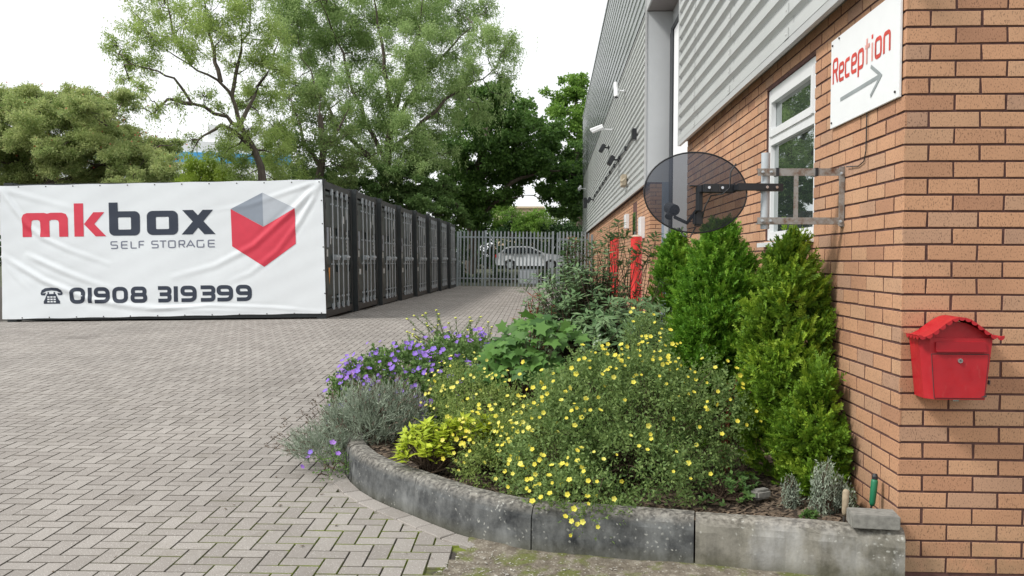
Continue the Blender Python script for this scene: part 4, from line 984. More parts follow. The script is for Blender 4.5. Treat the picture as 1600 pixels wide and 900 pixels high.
meta(m.build('cable_run'), 'black cable clipped along the corrugated cladding between flood lights', 'cable')
m = MB(); m.b6(XF-.12, XF-.002, 19.8, 20.25, 3.15, 3.42, 'beige', bev=.02); m.tube([(XF-.06, 19.75, 3.3), (XF-.14, 19.6, 3.22)], .03, 'beige', 8); meta(m.build('alarm_box'), 'cream alarm box low on the corrugated cladding under the cable', 'alarm box')
m = MB(); m.b6(XF-.16, XF-.004, 42.6, 43.0, 4.05, 4.55, 'black', bev=.02); meta(m.build('junction_box'), 'dark box high on the cladding near the fence', 'junction box')

# ------------------------------------------------------------------ bollards
for i, (p, lb) in enumerate((((1.17, 12.1), 'tall red bollard with pale concrete cap, nearer one right of the shrub sprigs'), ((1.10, 15.4), 'tall red bollard, farther and left of the other one'))):
    if i == 0:
        t0 = thing('bollard', lb, 'bollard', (p[0], p[1], float(g(*p))), group='red bollards by the entrance')
        m = MB(); m.tube([(0, 0, 0), (0, 0, 1.56)], .078, 'bollard', 20); part(m, 'post', t0, smooth=False)
        m = MB(); m.tube([(0, 0, 1.56), (0, 0, 1.565), (0, 0, 1.585)], [.074, .072, .04], 'beige', 20); part(m, 'cap', t0)
        m = MB(); m.tube([(0, 0, 0), (0, 0, .02)], .13, 'concrete', 16); part(m, 'footing', t0)
    else: c = copy_tree(t0); c.location = (p[0], p[1], float(g(*p))); c['label'] = lb

# ------------------------------------------------------------------ palisade fence and gate
def pale(m, x, z0, z1):
    w_ = .034; V = []
    for z, k in ((z0, 1), (z1-.09, 1)):
        V += [(x-w_, 0, z), (x-w_*.55, -.012, z), (x, -.004, z), (x+w_*.55, -.012, z), (x+w_, 0, z)]
    V += [(x-w_*.75, 0, z1-.02), (x-w_*.35, -.012, z1-.045), (x, -.004, z1), (x+w_*.35, -.012, z1-.045), (x+w_*.75, 0, z1-.02)]
    Fc = [(r*5+k, r*5+k+1, r*5+5+k+1, r*5+5+k) for r in (0, 1) for k in range(4)]; m.add(V, Fc, 'fence')
YFN = 37.0
def mkpale(parent, x, z0, z1, me):
    if me[0] is None: m = MB(); pale(m, 0, 0, z1-z0); o = m.build('pale', parent); me[0] = o.data
    else: o = link(bpy.data.objects.new('pale', me[0]), parent)
    o.location = (x, -.035, z0)
me = [None]
fn = thing('palisade_fence', 'grey galvanised palisade fence closing the far end of the yard', 'fence', (-4.05, YFN, .33), (0, .012, 0))
m = MB(); 
for xp in (-.02, 1.17, 4.05): m = MB(); m.b6(xp-.05, xp+.05, -.0, .06, -.05, 2.42 if xp > 0 else 2.36, 'fence', bev=.006); o = part(m, 'post', fn)
for z in (.33, 2.1): m = MB(); m.b6(.03, 4.0, -.02, -.002, z, z+.055, 'fence'); part(m, 'rail', fn)
x = .10
while x < 3.98:
    if abs(x-1.17) > .07: mkpale(fn, x, .04, 2.42, me)
    x += .158
gt = thing('palisade_gate', 'grey palisade gate hung between the fence and the brick wall', 'gate', (.16, YFN, .29), (0, .012, 0))
m = MB(); 
for xp in (.04, 1.36): m.b6(xp-.035, xp+.035, -.0, .05, .02, 2.36, 'fence', bev=.005)
m.b6(.07, 1.33, 0, .045, 2.03, 2.12, 'fence'); m.b6(.07, 1.33, 0, .045, .2, .27, 'fence'); part(m, 'gate_frame', gt)
for k in range(8): mkpale(gt, .14+k*.155, .06, 2.34, me)
m = MB(); m.b6(1.46, 1.56, 0, .09, -.05, 2.30, 'fence', bev=.006); part(m, 'post', gt)

# ------------------------------------------------------------------ car beyond the fence
car = thing('parked_car', 'silver estate car parked on the bank beyond the palisade fence', 'car', (-3.62, 56., .86))
S_ = [(0, .45), (.02, .95), (.28, 1.12), (.62, 1.42), (.95, 1.50), (1.9, 1.52), (2.35, 1.46), (3.15, 1.06), (3.9, .98), (4.3, .86), (4.42, .62), (4.42, .3), (3.95, .28), (3.85, .55), (3.55, .7), (3.22, .55), (3.1, .26), (1.35, .26), (1.24, .55), (.92, .7), (.6, .55), (.5, .28), (.05, .3)]
m = MB(); V = []; n = len(S_)
def wd_(z): return .86 if z < 1.0 else .86-.26*(z-1.0)/.5
V = [(a, -wd_(b), b) for a, b in S_]+[(a, wd_(b), b) for a, b in S_]
m.add(V, [(i, (i+1) % n, n+(i+1) % n, n+i) for i in range(n)], 'carpaint')
import bmesh
bm = bmesh.new(); vv = [bm.verts.new((a, -wd_(b), b)) for a, b in S_]; bm.faces.new(vv); bmesh.ops.triangulate(bm, faces=bm.faces[:]); bm.verts.index_update()
ff = [[v.index for v in f_.verts] for f_ in bm.faces]; bm.free()
m.add([(a, -wd_(b), b) for a, b in S_], ff, 'carpaint'); m.add([(a, wd_(b), b) for a, b in S_], ff, 'carpaint'); part(m, 'body', car)
m = MB()
for P in ([(.42, 1.06), (.62, 1.34), (.95, 1.43), (1.05, 1.43), (1.05, 1.04)], [(1.12, 1.04), (1.12, 1.44), (1.9, 1.45), (1.9, 1.04)], [(1.97, 1.04), (1.97, 1.45), (2.28, 1.41), (2.95, 1.06)]):
    for s in (-1, 1): m.add([(a, s*(wd_(b)+.008), b) for a, b in P], [tuple(range(len(P)))], 'carglass')
part(m, 'side_window', car)
for xw in (.92, 3.55):
    for s in (-1, 1):
        m = MB(); m.tube([(xw, s*.66, .32), (xw, s*.85, .32)], .32, 'tyre', 20); w1 = part(m, 'wheel', car)
        m = MB(); m.tube([(xw, s*.851, .32), (xw, s*.858, .32)], .20, 'galv', 12); m.build('rim', w1)
m = MB(); m.b6(-.02, .12, -.88, -.7, .78, .98, 'tail'); m.b6(-.02, .12, .7, .88, .78, .98, 'tail'); part(m, 'tail_lamp', car)
m = MB(); m.b6(4.2, 4.44, -.84, -.55, .66, .82, 'sticker'); m.b6(4.2, 4.44, .55, .84, .66, .82, 'sticker'); part(m, 'headlight', car)
m = MB(); m.b6(2.75, 2.9, -1.0, -.85, 1.0, 1.14, 'black', bev=.02); part(m, 'mirror', car)
m = MB(); m.b6(0, .84, 0, .3, 0, .72, 'fence', bev=.015); m.b6(.04, .80, -.008, 0, .05, .66, 'lgrey'); o = m.build('utility_cabinet'); o.location = (-1.56, 40.5, .33)
meta(o, 'pale grey metal cabinet standing right behind the palisade fence', 'cabinet')

# ------------------------------------------------------------------ far buildings
fb = thing('blue_banded_building', 'distant white industrial building with a bright blue band', 'building', (-56, 96, .9), (0, 0, .32))
m = MB(); m.b6(-14, 25.5, 0, 14, 0, 14.5, 'whitewall'); part(m, 'wall', fb); m = MB(); m.b6(-14.1, 25.6, -.12, -.01, 12.0, 13.2, 'bluewall'); m.b6(-14.1, 8.5, -.12, -.01, 13.25, 14.4, 'bluewall'); part(m, 'band', fb)
m = MB(); m.b6(16, 25, .5, 13, 14.5, 16.6, 'whitewall'); part(m, 'upper_wall', fb)
cb = thing('cream_building', 'distant cream building glimpsed between the trees above the fence', 'building', (-6.5, 95, .8))
m = MB(); m.b6(0, 5.5, 0, 8, 0, 6.4, 'cream'); part(m, 'wall', cb); m = MB(); m.prism([(-.2, 6.4), (5.7, 6.4), (5.6, 6.6), (-.1, 6.6)], 1, -.3, 8.3, 'cream'); part(m, 'roof', cb)
m = MB(); m.b6(1, 2, -.06, -.01, 4, 5.4, 'carglass'); m.b6(3.4, 4.4, -.06, -.01, 4, 5.4, 'carglass'); part(m, 'window', cb)

# ------------------------------------------------------------------ vegetation machinery
def norm(a): return a/np.maximum(np.linalg.norm(a, axis=-1, keepdims=True), 1e-9)
def leaves(P, D, L_, W_, fold=.25, roll=None):
    """diamond leaves: P base points, D unit directions, length, width -> V,Q"""
    n = len(P); D = norm(D); up = rng.normal(0, 1, (n, 3)) if roll is None else roll
    Sd = norm(np.cross(D, up)); N = np.cross(Sd, D)
    L_ = np.broadcast_to(np.asarray(L_, float), (n,))[:, None]; W_ = np.broadcast_to(np.asarray(W_, float), (n,))[:, None]
    mid = P+D*L_*.45+N*W_*fold
    V = np.stack([P, mid+Sd*W_*.5-N*W_*fold, P+D*L_-N*L_*.08, mid-Sd*W_*.5-N*W_*fold], 1).reshape(-1, 3)
    Q = (np.arange(n)[:, None]*4+np.arange(4)[None]); return V, Q
def leafobj(name, VQ, mat, parent):
    V = []; Q = []; n = 0
    for v, q in VQ: V.append(v); Q.append(q+n); n += len(v)
    V = np.vstack(V); Q = np.vstack(Q)
    p = parent.location if parent is not None else Vector((0, 0, 0)); V = V-np.array([p.x, p.y, p.z])
    return fast(name, V, Q, mat, parent)
def onsphere(n): return norm(rng.normal(0, 1, (n, 3)))
def clump_leaves(C, R, per, L_, W_, droop=0, flat=1.0, shell=.5, up=0.):
    C = np.asarray(C, float); R = np.broadcast_to(np.asarray(R, float), (len(C),)); cnt = np.maximum(3, (per*R**2/np.mean(R**2)).astype(int))
    idx = np.repeat(np.arange(len(C)), cnt); n = len(idx); d = onsphere(n); rad = (shell+(1-shell)*rng.random(n))*rng.random(n)**.25
    off = d*rad[:, None]*R[idx][:, None]; off[:, 2] *= flat; P = C[idx]+off
    D = norm(d+onsphere(n)*.8+np.array([0, 0, -droop+up])); return leaves(P, D, L_*rng.uniform(.6, 1.3, n), W_*rng.uniform(.7, 1.2, n))
def wood(name, paths, mat, parent, n=6):
    m = MB(); p0 = parent.location
    for pts, rad in paths: m.tube([Vector(p)-p0 for p in pts], rad, mat, n, False)
    return m.build(name, parent, smooth=True)
def bend(a, b, k=4, j=.06, sag=0):
    a = Vector(a); b = Vector(b); L_ = (b-a).length; out = [a]
    for i in range(1, k): t = i/k; out.append(a.lerp(b, t)+Vector((random.gauss(0, j), random.gauss(0, j), random.gauss(0, j)))*L_+Vector((0, 0, -sag*L_*math.sin(PI*t))))
    return out+[b]

def big_tree(name, label, trunk, limbs, blobs, leafmat, L_, W_, per, tr=.3, twig=.012, droop=.2, flat=.8, sub=5, group=None, cat='tree', bark='bark', hang=0, shell=.2, seed=1, extra=None):
    """trunk: [points]; limbs: [[points]]; blobs: (center, radius) masses of the crown"""
    random.seed(seed); t = thing(name, label, cat, tuple(Vector(trunk[0])), group=group)
    paths = []; nT = len(trunk); paths.append(([Vector(p) for p in trunk], [tr*(1-.55*i/(nT-1)) for i in range(nT)]))
    nodes = [Vector(p) for p in trunk[1:]]; nr = [tr*.5]*len(nodes)
    for lp in limbs:
        pts = []
        for a, b in zip(lp[:-1], lp[1:]): pts += bend(a, b, 3, .035)[:-1]
        pts.append(Vector(lp[-1])); n = len(pts); r0 = tr*.45
        paths.append((pts, [max(.014, r0*(1-.88*i/(n-1))) for i in range(n)])); nodes += pts; nr += [r0*(1-.8*i/(n-1)) for i in range(n)]
    C = []; R = []
    NA = np.array([tuple(p) for p in nodes])
    for (c, r) in blobs:
        c = Vector(c)
        i = int(np.argmin(((NA-np.array(c))**2).sum(1)+.6*np.maximum(0, NA[:, 2]-c.z)**2)); base = nodes[i]
        if (c-base).length > .2: paths.append((bend(base, c, 4, .05), [max(.012, min(nr[i]*.6, .05+.01*r)), .03, .02, .015, .01]))
        for k in range(sub*3):
            d = Vector(onsphere(1)[0]); d.z *= flat; q_ = c+d*r*random.uniform(.25, .95)
            paths.append((bend(c+d*r*.08, q_, 3, .06), [twig*1.2, twig, twig*.6, twig*.3]))
            C.append(tuple(q_)); R.append(r*random.uniform(.22, .42))
    wood('trunk', paths[:1+len(limbs)], bark, t, 8)
    wood('branches', paths[1+len(limbs):], bark, t, 4)
    C = np.array(C); VQ = [clump_leaves(C, R, per, L_, W_, droop, flat, shell)]
    if hang:
        n = hang; idx = rng.integers(0, len(C), n); P = C[idx]+rng.normal(0, .35, (n, 3)); ln = rng.uniform(.3, 1.0, n); out = []
        for s_ in range(8): out.append(leaves(P+np.array([0, 0, -1.])*(ln*s_/8)[:, None]+rng.normal(0, .03, (n, 3)), np.array([0, 0, -1.])+onsphere(n)*.7, L_, W_))
        VQ += out
    leafobj('crown', VQ, leafmat, t)
    if extra: extra(t, C, R)
    return t

def blobs_px(lst, dy=1.2, seed=0):
    r_ = random.Random(seed); out = []
    for px, py, Y, rad in lst: Yj = Y+r_.uniform(-dy, dy); out.append((at(px, py, Yj), rad))
    return out
GT = 'trees behind the yard'
# left hawthorn with layered sprays and red berries
def berries(t, C, R):
    n = 700; idx = rng.integers(0, len(C), n); P = C[idx]+rng.normal(0, .30, (n, 3))*np.array([1, 1, .5]); P[:, 2] += .08; m = leaves(P, onsphere(n), .055, .05)
    o = leafobj('berries', [m], 'berry', t); o['kind'] = 'stuff'
hb = []
rr = random.Random(3)
for px, py, r in ((20, 175, .8), (70, 165, .9), (0, 210, 1.0), (-10, 150, .8), (120, 160, .8), (165, 180, .7), (60, 215, 1.1), (120, 190, .9), (150, 225, 1.0), (100, 250, 1.1), (30, 255, 1.1), (-40, 230, 1.2), (-60, 180, 1.0), (190, 195, .6), (215, 215, .5), (190, 240, .8), (235, 228, .5), (170, 262, .8), (225, 258, .6), (60, 280, 1.0), (140, 285, .9), (250, 205, .4), (262, 232, .45), (275, 222, .25), (240, 250, .7), (255, 262, .6), (200, 215, .6), (175, 205, .5), (0, 290, 1.0), (-30, 150, .6), (45, 148, .45), (85, 160, .5), (215, 275, .5), (245, 270, .4)):
    hb.append((at(px, py, 25+rr.uniform(-1.2, 1.2)), r))
for k in range(46): hb.append((at(rr.uniform(-60, 255), rr.uniform(150, 290), 25+rr.uniform(-1.8, 1.8)), rr.uniform(.3, .75)))
hb = [b_ for b_ in hb if not (b_[0].z > at(0, 215, 25).z and b_[0].x > at(190, 200, 25).x)]
big_tree('hawthorn_tree', 'spreading hawthorn with red berries at the left, above the banner', [at(60, 420, 25.5), at(60, 340, 25.5), at(75, 285, 25.4), at(80, 240, 25.3)],
         [[at(75, 285, 25.4), at(120, 225, 25), at(165, 205, 24.8)], [at(75, 290, 25.4), at(20, 230, 25.6), at(-30, 190, 25.6)], [at(80, 250, 25.3), at(75, 200, 25.3), at(60, 165, 25)], [at(75, 290, 25.4), at(160, 255, 25), at(225, 235, 24.6)]],
         hb, 'hawred', .07, .036, 150, .18, droop=.0, flat=.62, sub=10, seed=2, extra=berries, group=GT)
# leaning sparse willow
wl_t = [at(405, 380, 34), at(412, 300, 34), at(408, 262, 34), at(398, 235, 34), at(375, 195, 34)]
wl_l = [[at(375, 195, 34), at(362, 150, 34), at(340, 125, 33.6), at(295, 100, 33), at(240, 60, 32.5)], [at(380, 205, 34), at(355, 182, 34), at(300, 162, 33), at(272, 122, 32.5), at(235, 108, 32), at(195, 92, 31.5)],
        [at(345, 128, 33.8), at(335, 80, 34), at(322, 30, 34.5), at(315, -20, 34.5)], [at(362, 150, 34), at(372, 100, 34.6), at(390, 50, 35), at(392, 0, 35)], [at(398, 235, 34), at(345, 195, 33), at(318, 212, 32.5), at(300, 237, 32.3)],
        [at(375, 195, 34), at(398, 150, 35), at(425, 100, 35.5), at(440, 50, 36)], [at(300, 162, 33), at(262, 155, 32.4), at(240, 178, 32)], [at(300, 100, 33), at(270, 50, 33), at(262, 0, 33)]]
wb = blobs_px([(235, 55, 32.5, 1.1), (285, 40, 33, 1.2), (330, 20, 34, 1.3), (300, 75, 33, .8), (380, 25, 35, 1.4), (350, 55, 34, 1.0), (200, 95, 31.5, .8), (185, 70, 31.5, .7), (232, 100, 32, .7), (222, 135, 32, .5), (245, 170, 32, .5), (275, 160, 32.4, .4), (400, 100, 35, 1.0), (420, 60, 35.5, 1.2), (320, 150, 33, .45), (390, 150, 35, .9), (420, 150, 35.5, 1.1), (360, 100, 34.5, .6), (300, 220, 32.3, .4), (360, 215, 34, .8), (345, 245, 34, .7), (380, 250, 34, .8), (430, 200, 35, 1.1), (250, 10, 33, 1.0), (310, -30, 34, 1.3), (400, -30, 35, 1.4), (220, 30, 32.5, .7), (435, 110, 35, 1.0), (205, 160, 32, .5), (390, 200, 34.5, .8), (440, 240, 35, 1.1), (215, -20, 33, .9), (195, 125, 32, .4), (430, 275, 35.5, 1.2), (400, 285, 35.5, .9), (375, 275, 35, .8), (355, 240, 34.5, .6), (410, 235, 35.5, .9), (385, 225, 35, .6), (372, 165, 34.6, .5), (340, 170, 34, .4)], 1.4, 4)
big_tree('willow_tree', 'sparse leaning willow with bare forking limbs, left of the bushy one', wl_t, wl_l, wb, 'willow2', .11, .038, 115, .21, droop=.35, flat=.9, sub=5, hang=500, seed=3, group=GT, cat='tree')
# large bushy willow
w2_t = [at(598, 400, 42), at(600, 300, 42), at(605, 255, 42), at(610, 200, 42), at(625, 140, 42)]
w2_l = [[at(605, 255, 42), at(570, 190, 42), at(545, 120, 42), at(525, 60, 42), at(500, 0, 41)], [at(610, 210, 42), at(650, 140, 42), at(690, 90, 42), at(740, 40, 42)], [at(615, 180, 42), at(600, 110, 41), at(590, 40, 41), at(580, -30, 41)],
        [at(605, 240, 42), at(660, 190, 41), at(720, 140, 41), at(770, 110, 41)], [at(600, 265, 42), at(545, 215, 41), at(505, 150, 41), at(470, 90, 41)], [at(625, 140, 42), at(650, 70, 42), at(660, 0, 42)], [at(600, 270, 42), at(560, 240, 41), at(520, 225, 41)]]
b2 = [(470, 20, 1.8), (520, 0, 1.9), (570, 30, 1.9), (620, 10, 2.0), (670, 35, 1.9), (720, 20, 1.4), (760, 55, 1.1), (790, 80, .8), (480, 80, 1.7), (530, 70, 1.6), (580, 95, 1.6), (635, 85, 1.9), (690, 85, 1.7), (740, 105, 1.4), (785, 120, .7), (500, 130, 1.4), (550, 150, 1.6), (600, 160, 1.5), (655, 145, 1.8), (710, 150, 1.5), (750, 170, .9), (540, 200, 1.5), (590, 215, 1.4), (640, 205, 1.8), (690, 200, 1.4), (650, 245, 1.5), (610, 260, 1.2), (560, 245, 1.0), (460, 40, 1.4), (450, -20, 1.6), (700, -20, 1.6), (760, 10, .8), (800, 60, .5), (790, 150, .4), (460, 130, 1.3), (690, 240, 1.1), (600, -40, 2.0)]
big_tree('willow_tree', 'tall bushy grey green willow rising behind the middle of the containers', w2_t, w2_l, blobs_px([(a, b, 42, c) for a, b, c in b2], 2.2, 5), 'willow', .13, .045, 290, .30, droop=.45, flat=.95, sub=6, hang=1300, seed=4, group=GT)
# darker tree between willows
b3 = [(470, 175, 1.3), (510, 185, 1.3), (450, 215, 1.3), (490, 220, 1.4), (530, 220, 1.2), (470, 255, 1.4), (515, 255, 1.3), (430, 250, 1.1), (550, 260, 1.1), (490, 280, 1.3), (540, 285, 1.0), (450, 150, .8), (500, 150, .9)]
big_tree('ash_tree', 'dark green tree filling the gap between the two willows', [at(490, 400, 38), at(495, 300, 38), at(505, 240, 38), at(500, 180, 38)], [[at(500, 260, 38), at(470, 200, 38), at(455, 160, 38)], [at(503, 240, 38), at(530, 200, 38), at(545, 170, 38)]],
         blobs_px([(a, b, 38, c) for a, b, c in b3], 1.2, 6), 'haw', .12, .06, 90, .25, droop=.1, sub=5, seed=5, group=GT)
# layered hawthorn leaning over the containers
b4 = [(560, 285, 1.0), (600, 270, 1.1), (640, 268, 1.0), (590, 300, 1.0), (630, 295, 1.2), (670, 290, 1.1), (560, 310, .8), (610, 320, 1.0), (655, 320, 1.1), (690, 315, 1.0), (640, 340, .9), (680, 340, 1.0), (710, 335, .8), (720, 350, .6), (530, 290, .9), (500, 275, .9), (540, 262, .8), (470, 270, .9), (660, 262, .9), (700, 290, .7)]
big_tree('hawthorn_tree', 'deep green hawthorn with drooping layered sprays behind the container row', [at(640, 430, 42), at(640, 350, 42), at(635, 300, 42)], [[at(640, 340, 42), at(690, 310, 40.5), at(715, 320, 40)], [at(640, 330, 42), at(600, 290, 41), at(550, 280, 40)], [at(636, 310, 42), at(640, 280, 41)]],
         blobs_px([(a, b, 40.5, c) for a, b, c in b4], 1.0, 7), 'hawdark', .12, .07, 160, .22, droop=.15, flat=.5, sub=6, seed=6, group=GT)
# dark sycamore
b5 = [(770, 165, 1.8), (730, 190, 1.8), (800, 190, 1.8), (840, 200, 1.6), (760, 225, 2.0), (810, 230, 2.0), (860, 235, 1.6), (720, 235, 1.6), (740, 270, 1.9), (790, 270, 1.9), (840, 265, 1.9), (885, 265, 1.4), (720, 300, 1.5), (860, 300, 1.5), (895, 300, 1.2), (750, 315, 1.4), (700, 270, 1.4), (880, 325, 1.0), (800, 300, 1.2), (820, 165, 1.0), (720, 330, 1.2), (780, 140, .9), (870, 205, 1.0), (905, 240, 1.0), (750, 150, 1.0), (905, 280, 1.1), (745, 340, 1.0), (900, 330, .9)]
big_tree('sycamore_tree', 'broad dark sycamore behind the palisade fence', [at(735, 440, 50), at(738, 340, 50), at(745, 270, 50), at(765, 200, 50)], [[at(745, 290, 50), at(790, 230, 50), at(830, 200, 50)], [at(740, 330, 50), at(800, 285, 49), at(850, 265, 49), at(890, 270, 49)], [at(742, 280, 50), at(715, 235, 50)], [at(738, 345, 50), at(775, 315, 49), at(820, 305, 49)]],
         blobs_px([(a, b, 50, c) for a, b, c in b5], 2.0, 8), 'maple', .19, .15, 120, .38, droop=.2, flat=.7, sub=6, seed=7, group=GT)
b6 = [(880, 150, 1.6), (905, 135, 1.3), (895, 180, 1.9), (920, 190, 1.7), (885, 210, 1.6), (915, 225, 1.6), (900, 250, 1.4), (865, 175, .8), (930, 160, 1.4), (940, 200, 1.4), (905, 290, 1.4), (925, 260, 1.2), (880, 125, .5), (910, 120, .5)]
big_tree('maple_tree', 'bright green tree at the far end against the building corner', [at(906, 430, 64), at(906, 300, 64), at(905, 220, 64), at(900, 160, 64)], [[at(906, 270, 64), at(890, 210, 64)], [at(905, 250, 64), at(925, 190, 64)]],
         blobs_px([(a, b, 64, c) for a, b, c in b6], 1.5, 9), 'bright', .22, .17, 80, .3, droop=.2, flat=.7, sub=5, seed=8, group=GT)
b7 = [(285, 275, .9), (310, 262, .9), (335, 270, .9), (355, 278, .7), (265, 285, .7), (320, 285, 1.0), (345, 290, .9), (290, 295, .9)]
big_tree('lime_shrub', 'yellow green bush peeping over the banner in front of the blue band', [at(315, 420, 36), at(315, 340, 36), at(315, 290, 36)], [], blobs_px([(a, b, 36, c) for a, b, c in b7], .8, 10), 'lime', .12, .045, 130, .1, droop=-.6, flat=1, sub=6, seed=9, cat='bush')
b8 = [(765, 335, 1.0), (785, 322, .9), (800, 338, 1.0), (825, 345, 1.0), (845, 335, .9), (775, 352, 1.0), (812, 355, .9), (840, 352, 1.0)]
big_tree('young_tree', 'small bright tree behind the fence in front of the cream building', [at(800, 440, 60), at(800, 380, 60), at(800, 350, 60)], [[at(800, 370, 60), at(830, 345, 60)], [at(800, 370, 60), at(775, 345, 60)]], blobs_px([(a, b, 60, c) for a, b, c in b8], 1., 19), 'bright', .15, .11, 60, .12, droop=.1, flat=.8, sub=5, seed=18, group=GT)
# hedges and bushes beyond the fence
def bush(name, label, blobs, mat, L_, W_, per, base, cat='bush', group=None, sub=6, **k):
    t = thing(name, label, cat, base, group=group); C = []; R = []; paths = []
    for c, r in blobs:
        c = Vector(c)
        for j in range(sub*2):
            d = Vector(onsphere(1)[0]); q_ = c+d*r*random.uniform(.3, .85); C.append(tuple(q_)); R.append(r*random.uniform(.3, .5))
        paths.append((bend(Vector(base)+Vector((c.x-base[0], c.y-base[1], 0))*.3, c, 4, .05), [.03, .025, .02, .012, .008]))
    wood('stems', paths, 'stem', t, 5); leafobj('foliage', [clump_leaves(C, R, per, L_, W_, .1, .9, .2)], mat, t); return t
bb = [(Vector((-5.5+k*.75+random.uniform(-.2, .2), 44.5+random.uniform(-.5, .8), .55+random.uniform(-.1, .15))), .42) for k in range(14)]
bush('low_undergrowth', 'dark low undergrowth along the bank between fence and car', bb, 'hedge', .09, .07, 110, (-1, 44.5, .3), cat='undergrowth')
bb = [(Vector((-10+k*1.05+random.uniform(-.3, .3), 61+random.uniform(-1, 1), 1.0+j*1.15+random.uniform(-.3, .3))), 1.0) for k in range(17) for j in range(3)]
bush('dark_hedge', 'tall dark hedge behind the silver car', bb, 'hedge', .17, .13, 75, (-2, 61, .8), cat='hedge', sub=5)
bb = [(at(px, py, 66+random.uniform(-1, 1)), r) for px, py, r in ((850, 352, 1.2), (880, 345, 1.5), (905, 352, 1.2), (800, 358, .9), (825, 362, 1.1), (870, 365, 1.4), (915, 335, .9), (790, 335, .7), (780, 325, .6), (805, 340, .7))]
bush('pale_bush', 'pale green rounded bush above the fence near the gate', bb, 'sage', .15, .10, 110, (2, 66, .8), sub=6)
bb = [(Vector((-9.6+k*.62+random.uniform(-.1, .1), 39+random.uniform(-.3, .5)+0, .9+j*.75)), .5) for k in range(10) for j in range(3)]
bush('ivy_bank', 'dark shrubs growing behind the left end of the palisade fence', bb, 'hedge', .10, .07, 75, (-6.5, 39, .3), cat='bush', sub=5)
# tree line far off to either side, for the horizon
bb = []
for k in range(34):
    a = -1.35+k*.052; d = 78+random.uniform(-6, 6); bb.append((Vector((math.sin(a)*d, math.cos(a)*d+6, 2.4+random.uniform(-.6, .8))), 3.0))
bush('distant_woodland', 'far off belt of dark trees behind the yard', bb, 'hedge', .42, .3, 110, (-30, 80, .5), cat='woodland', sub=4)['kind'] = 'stuff'

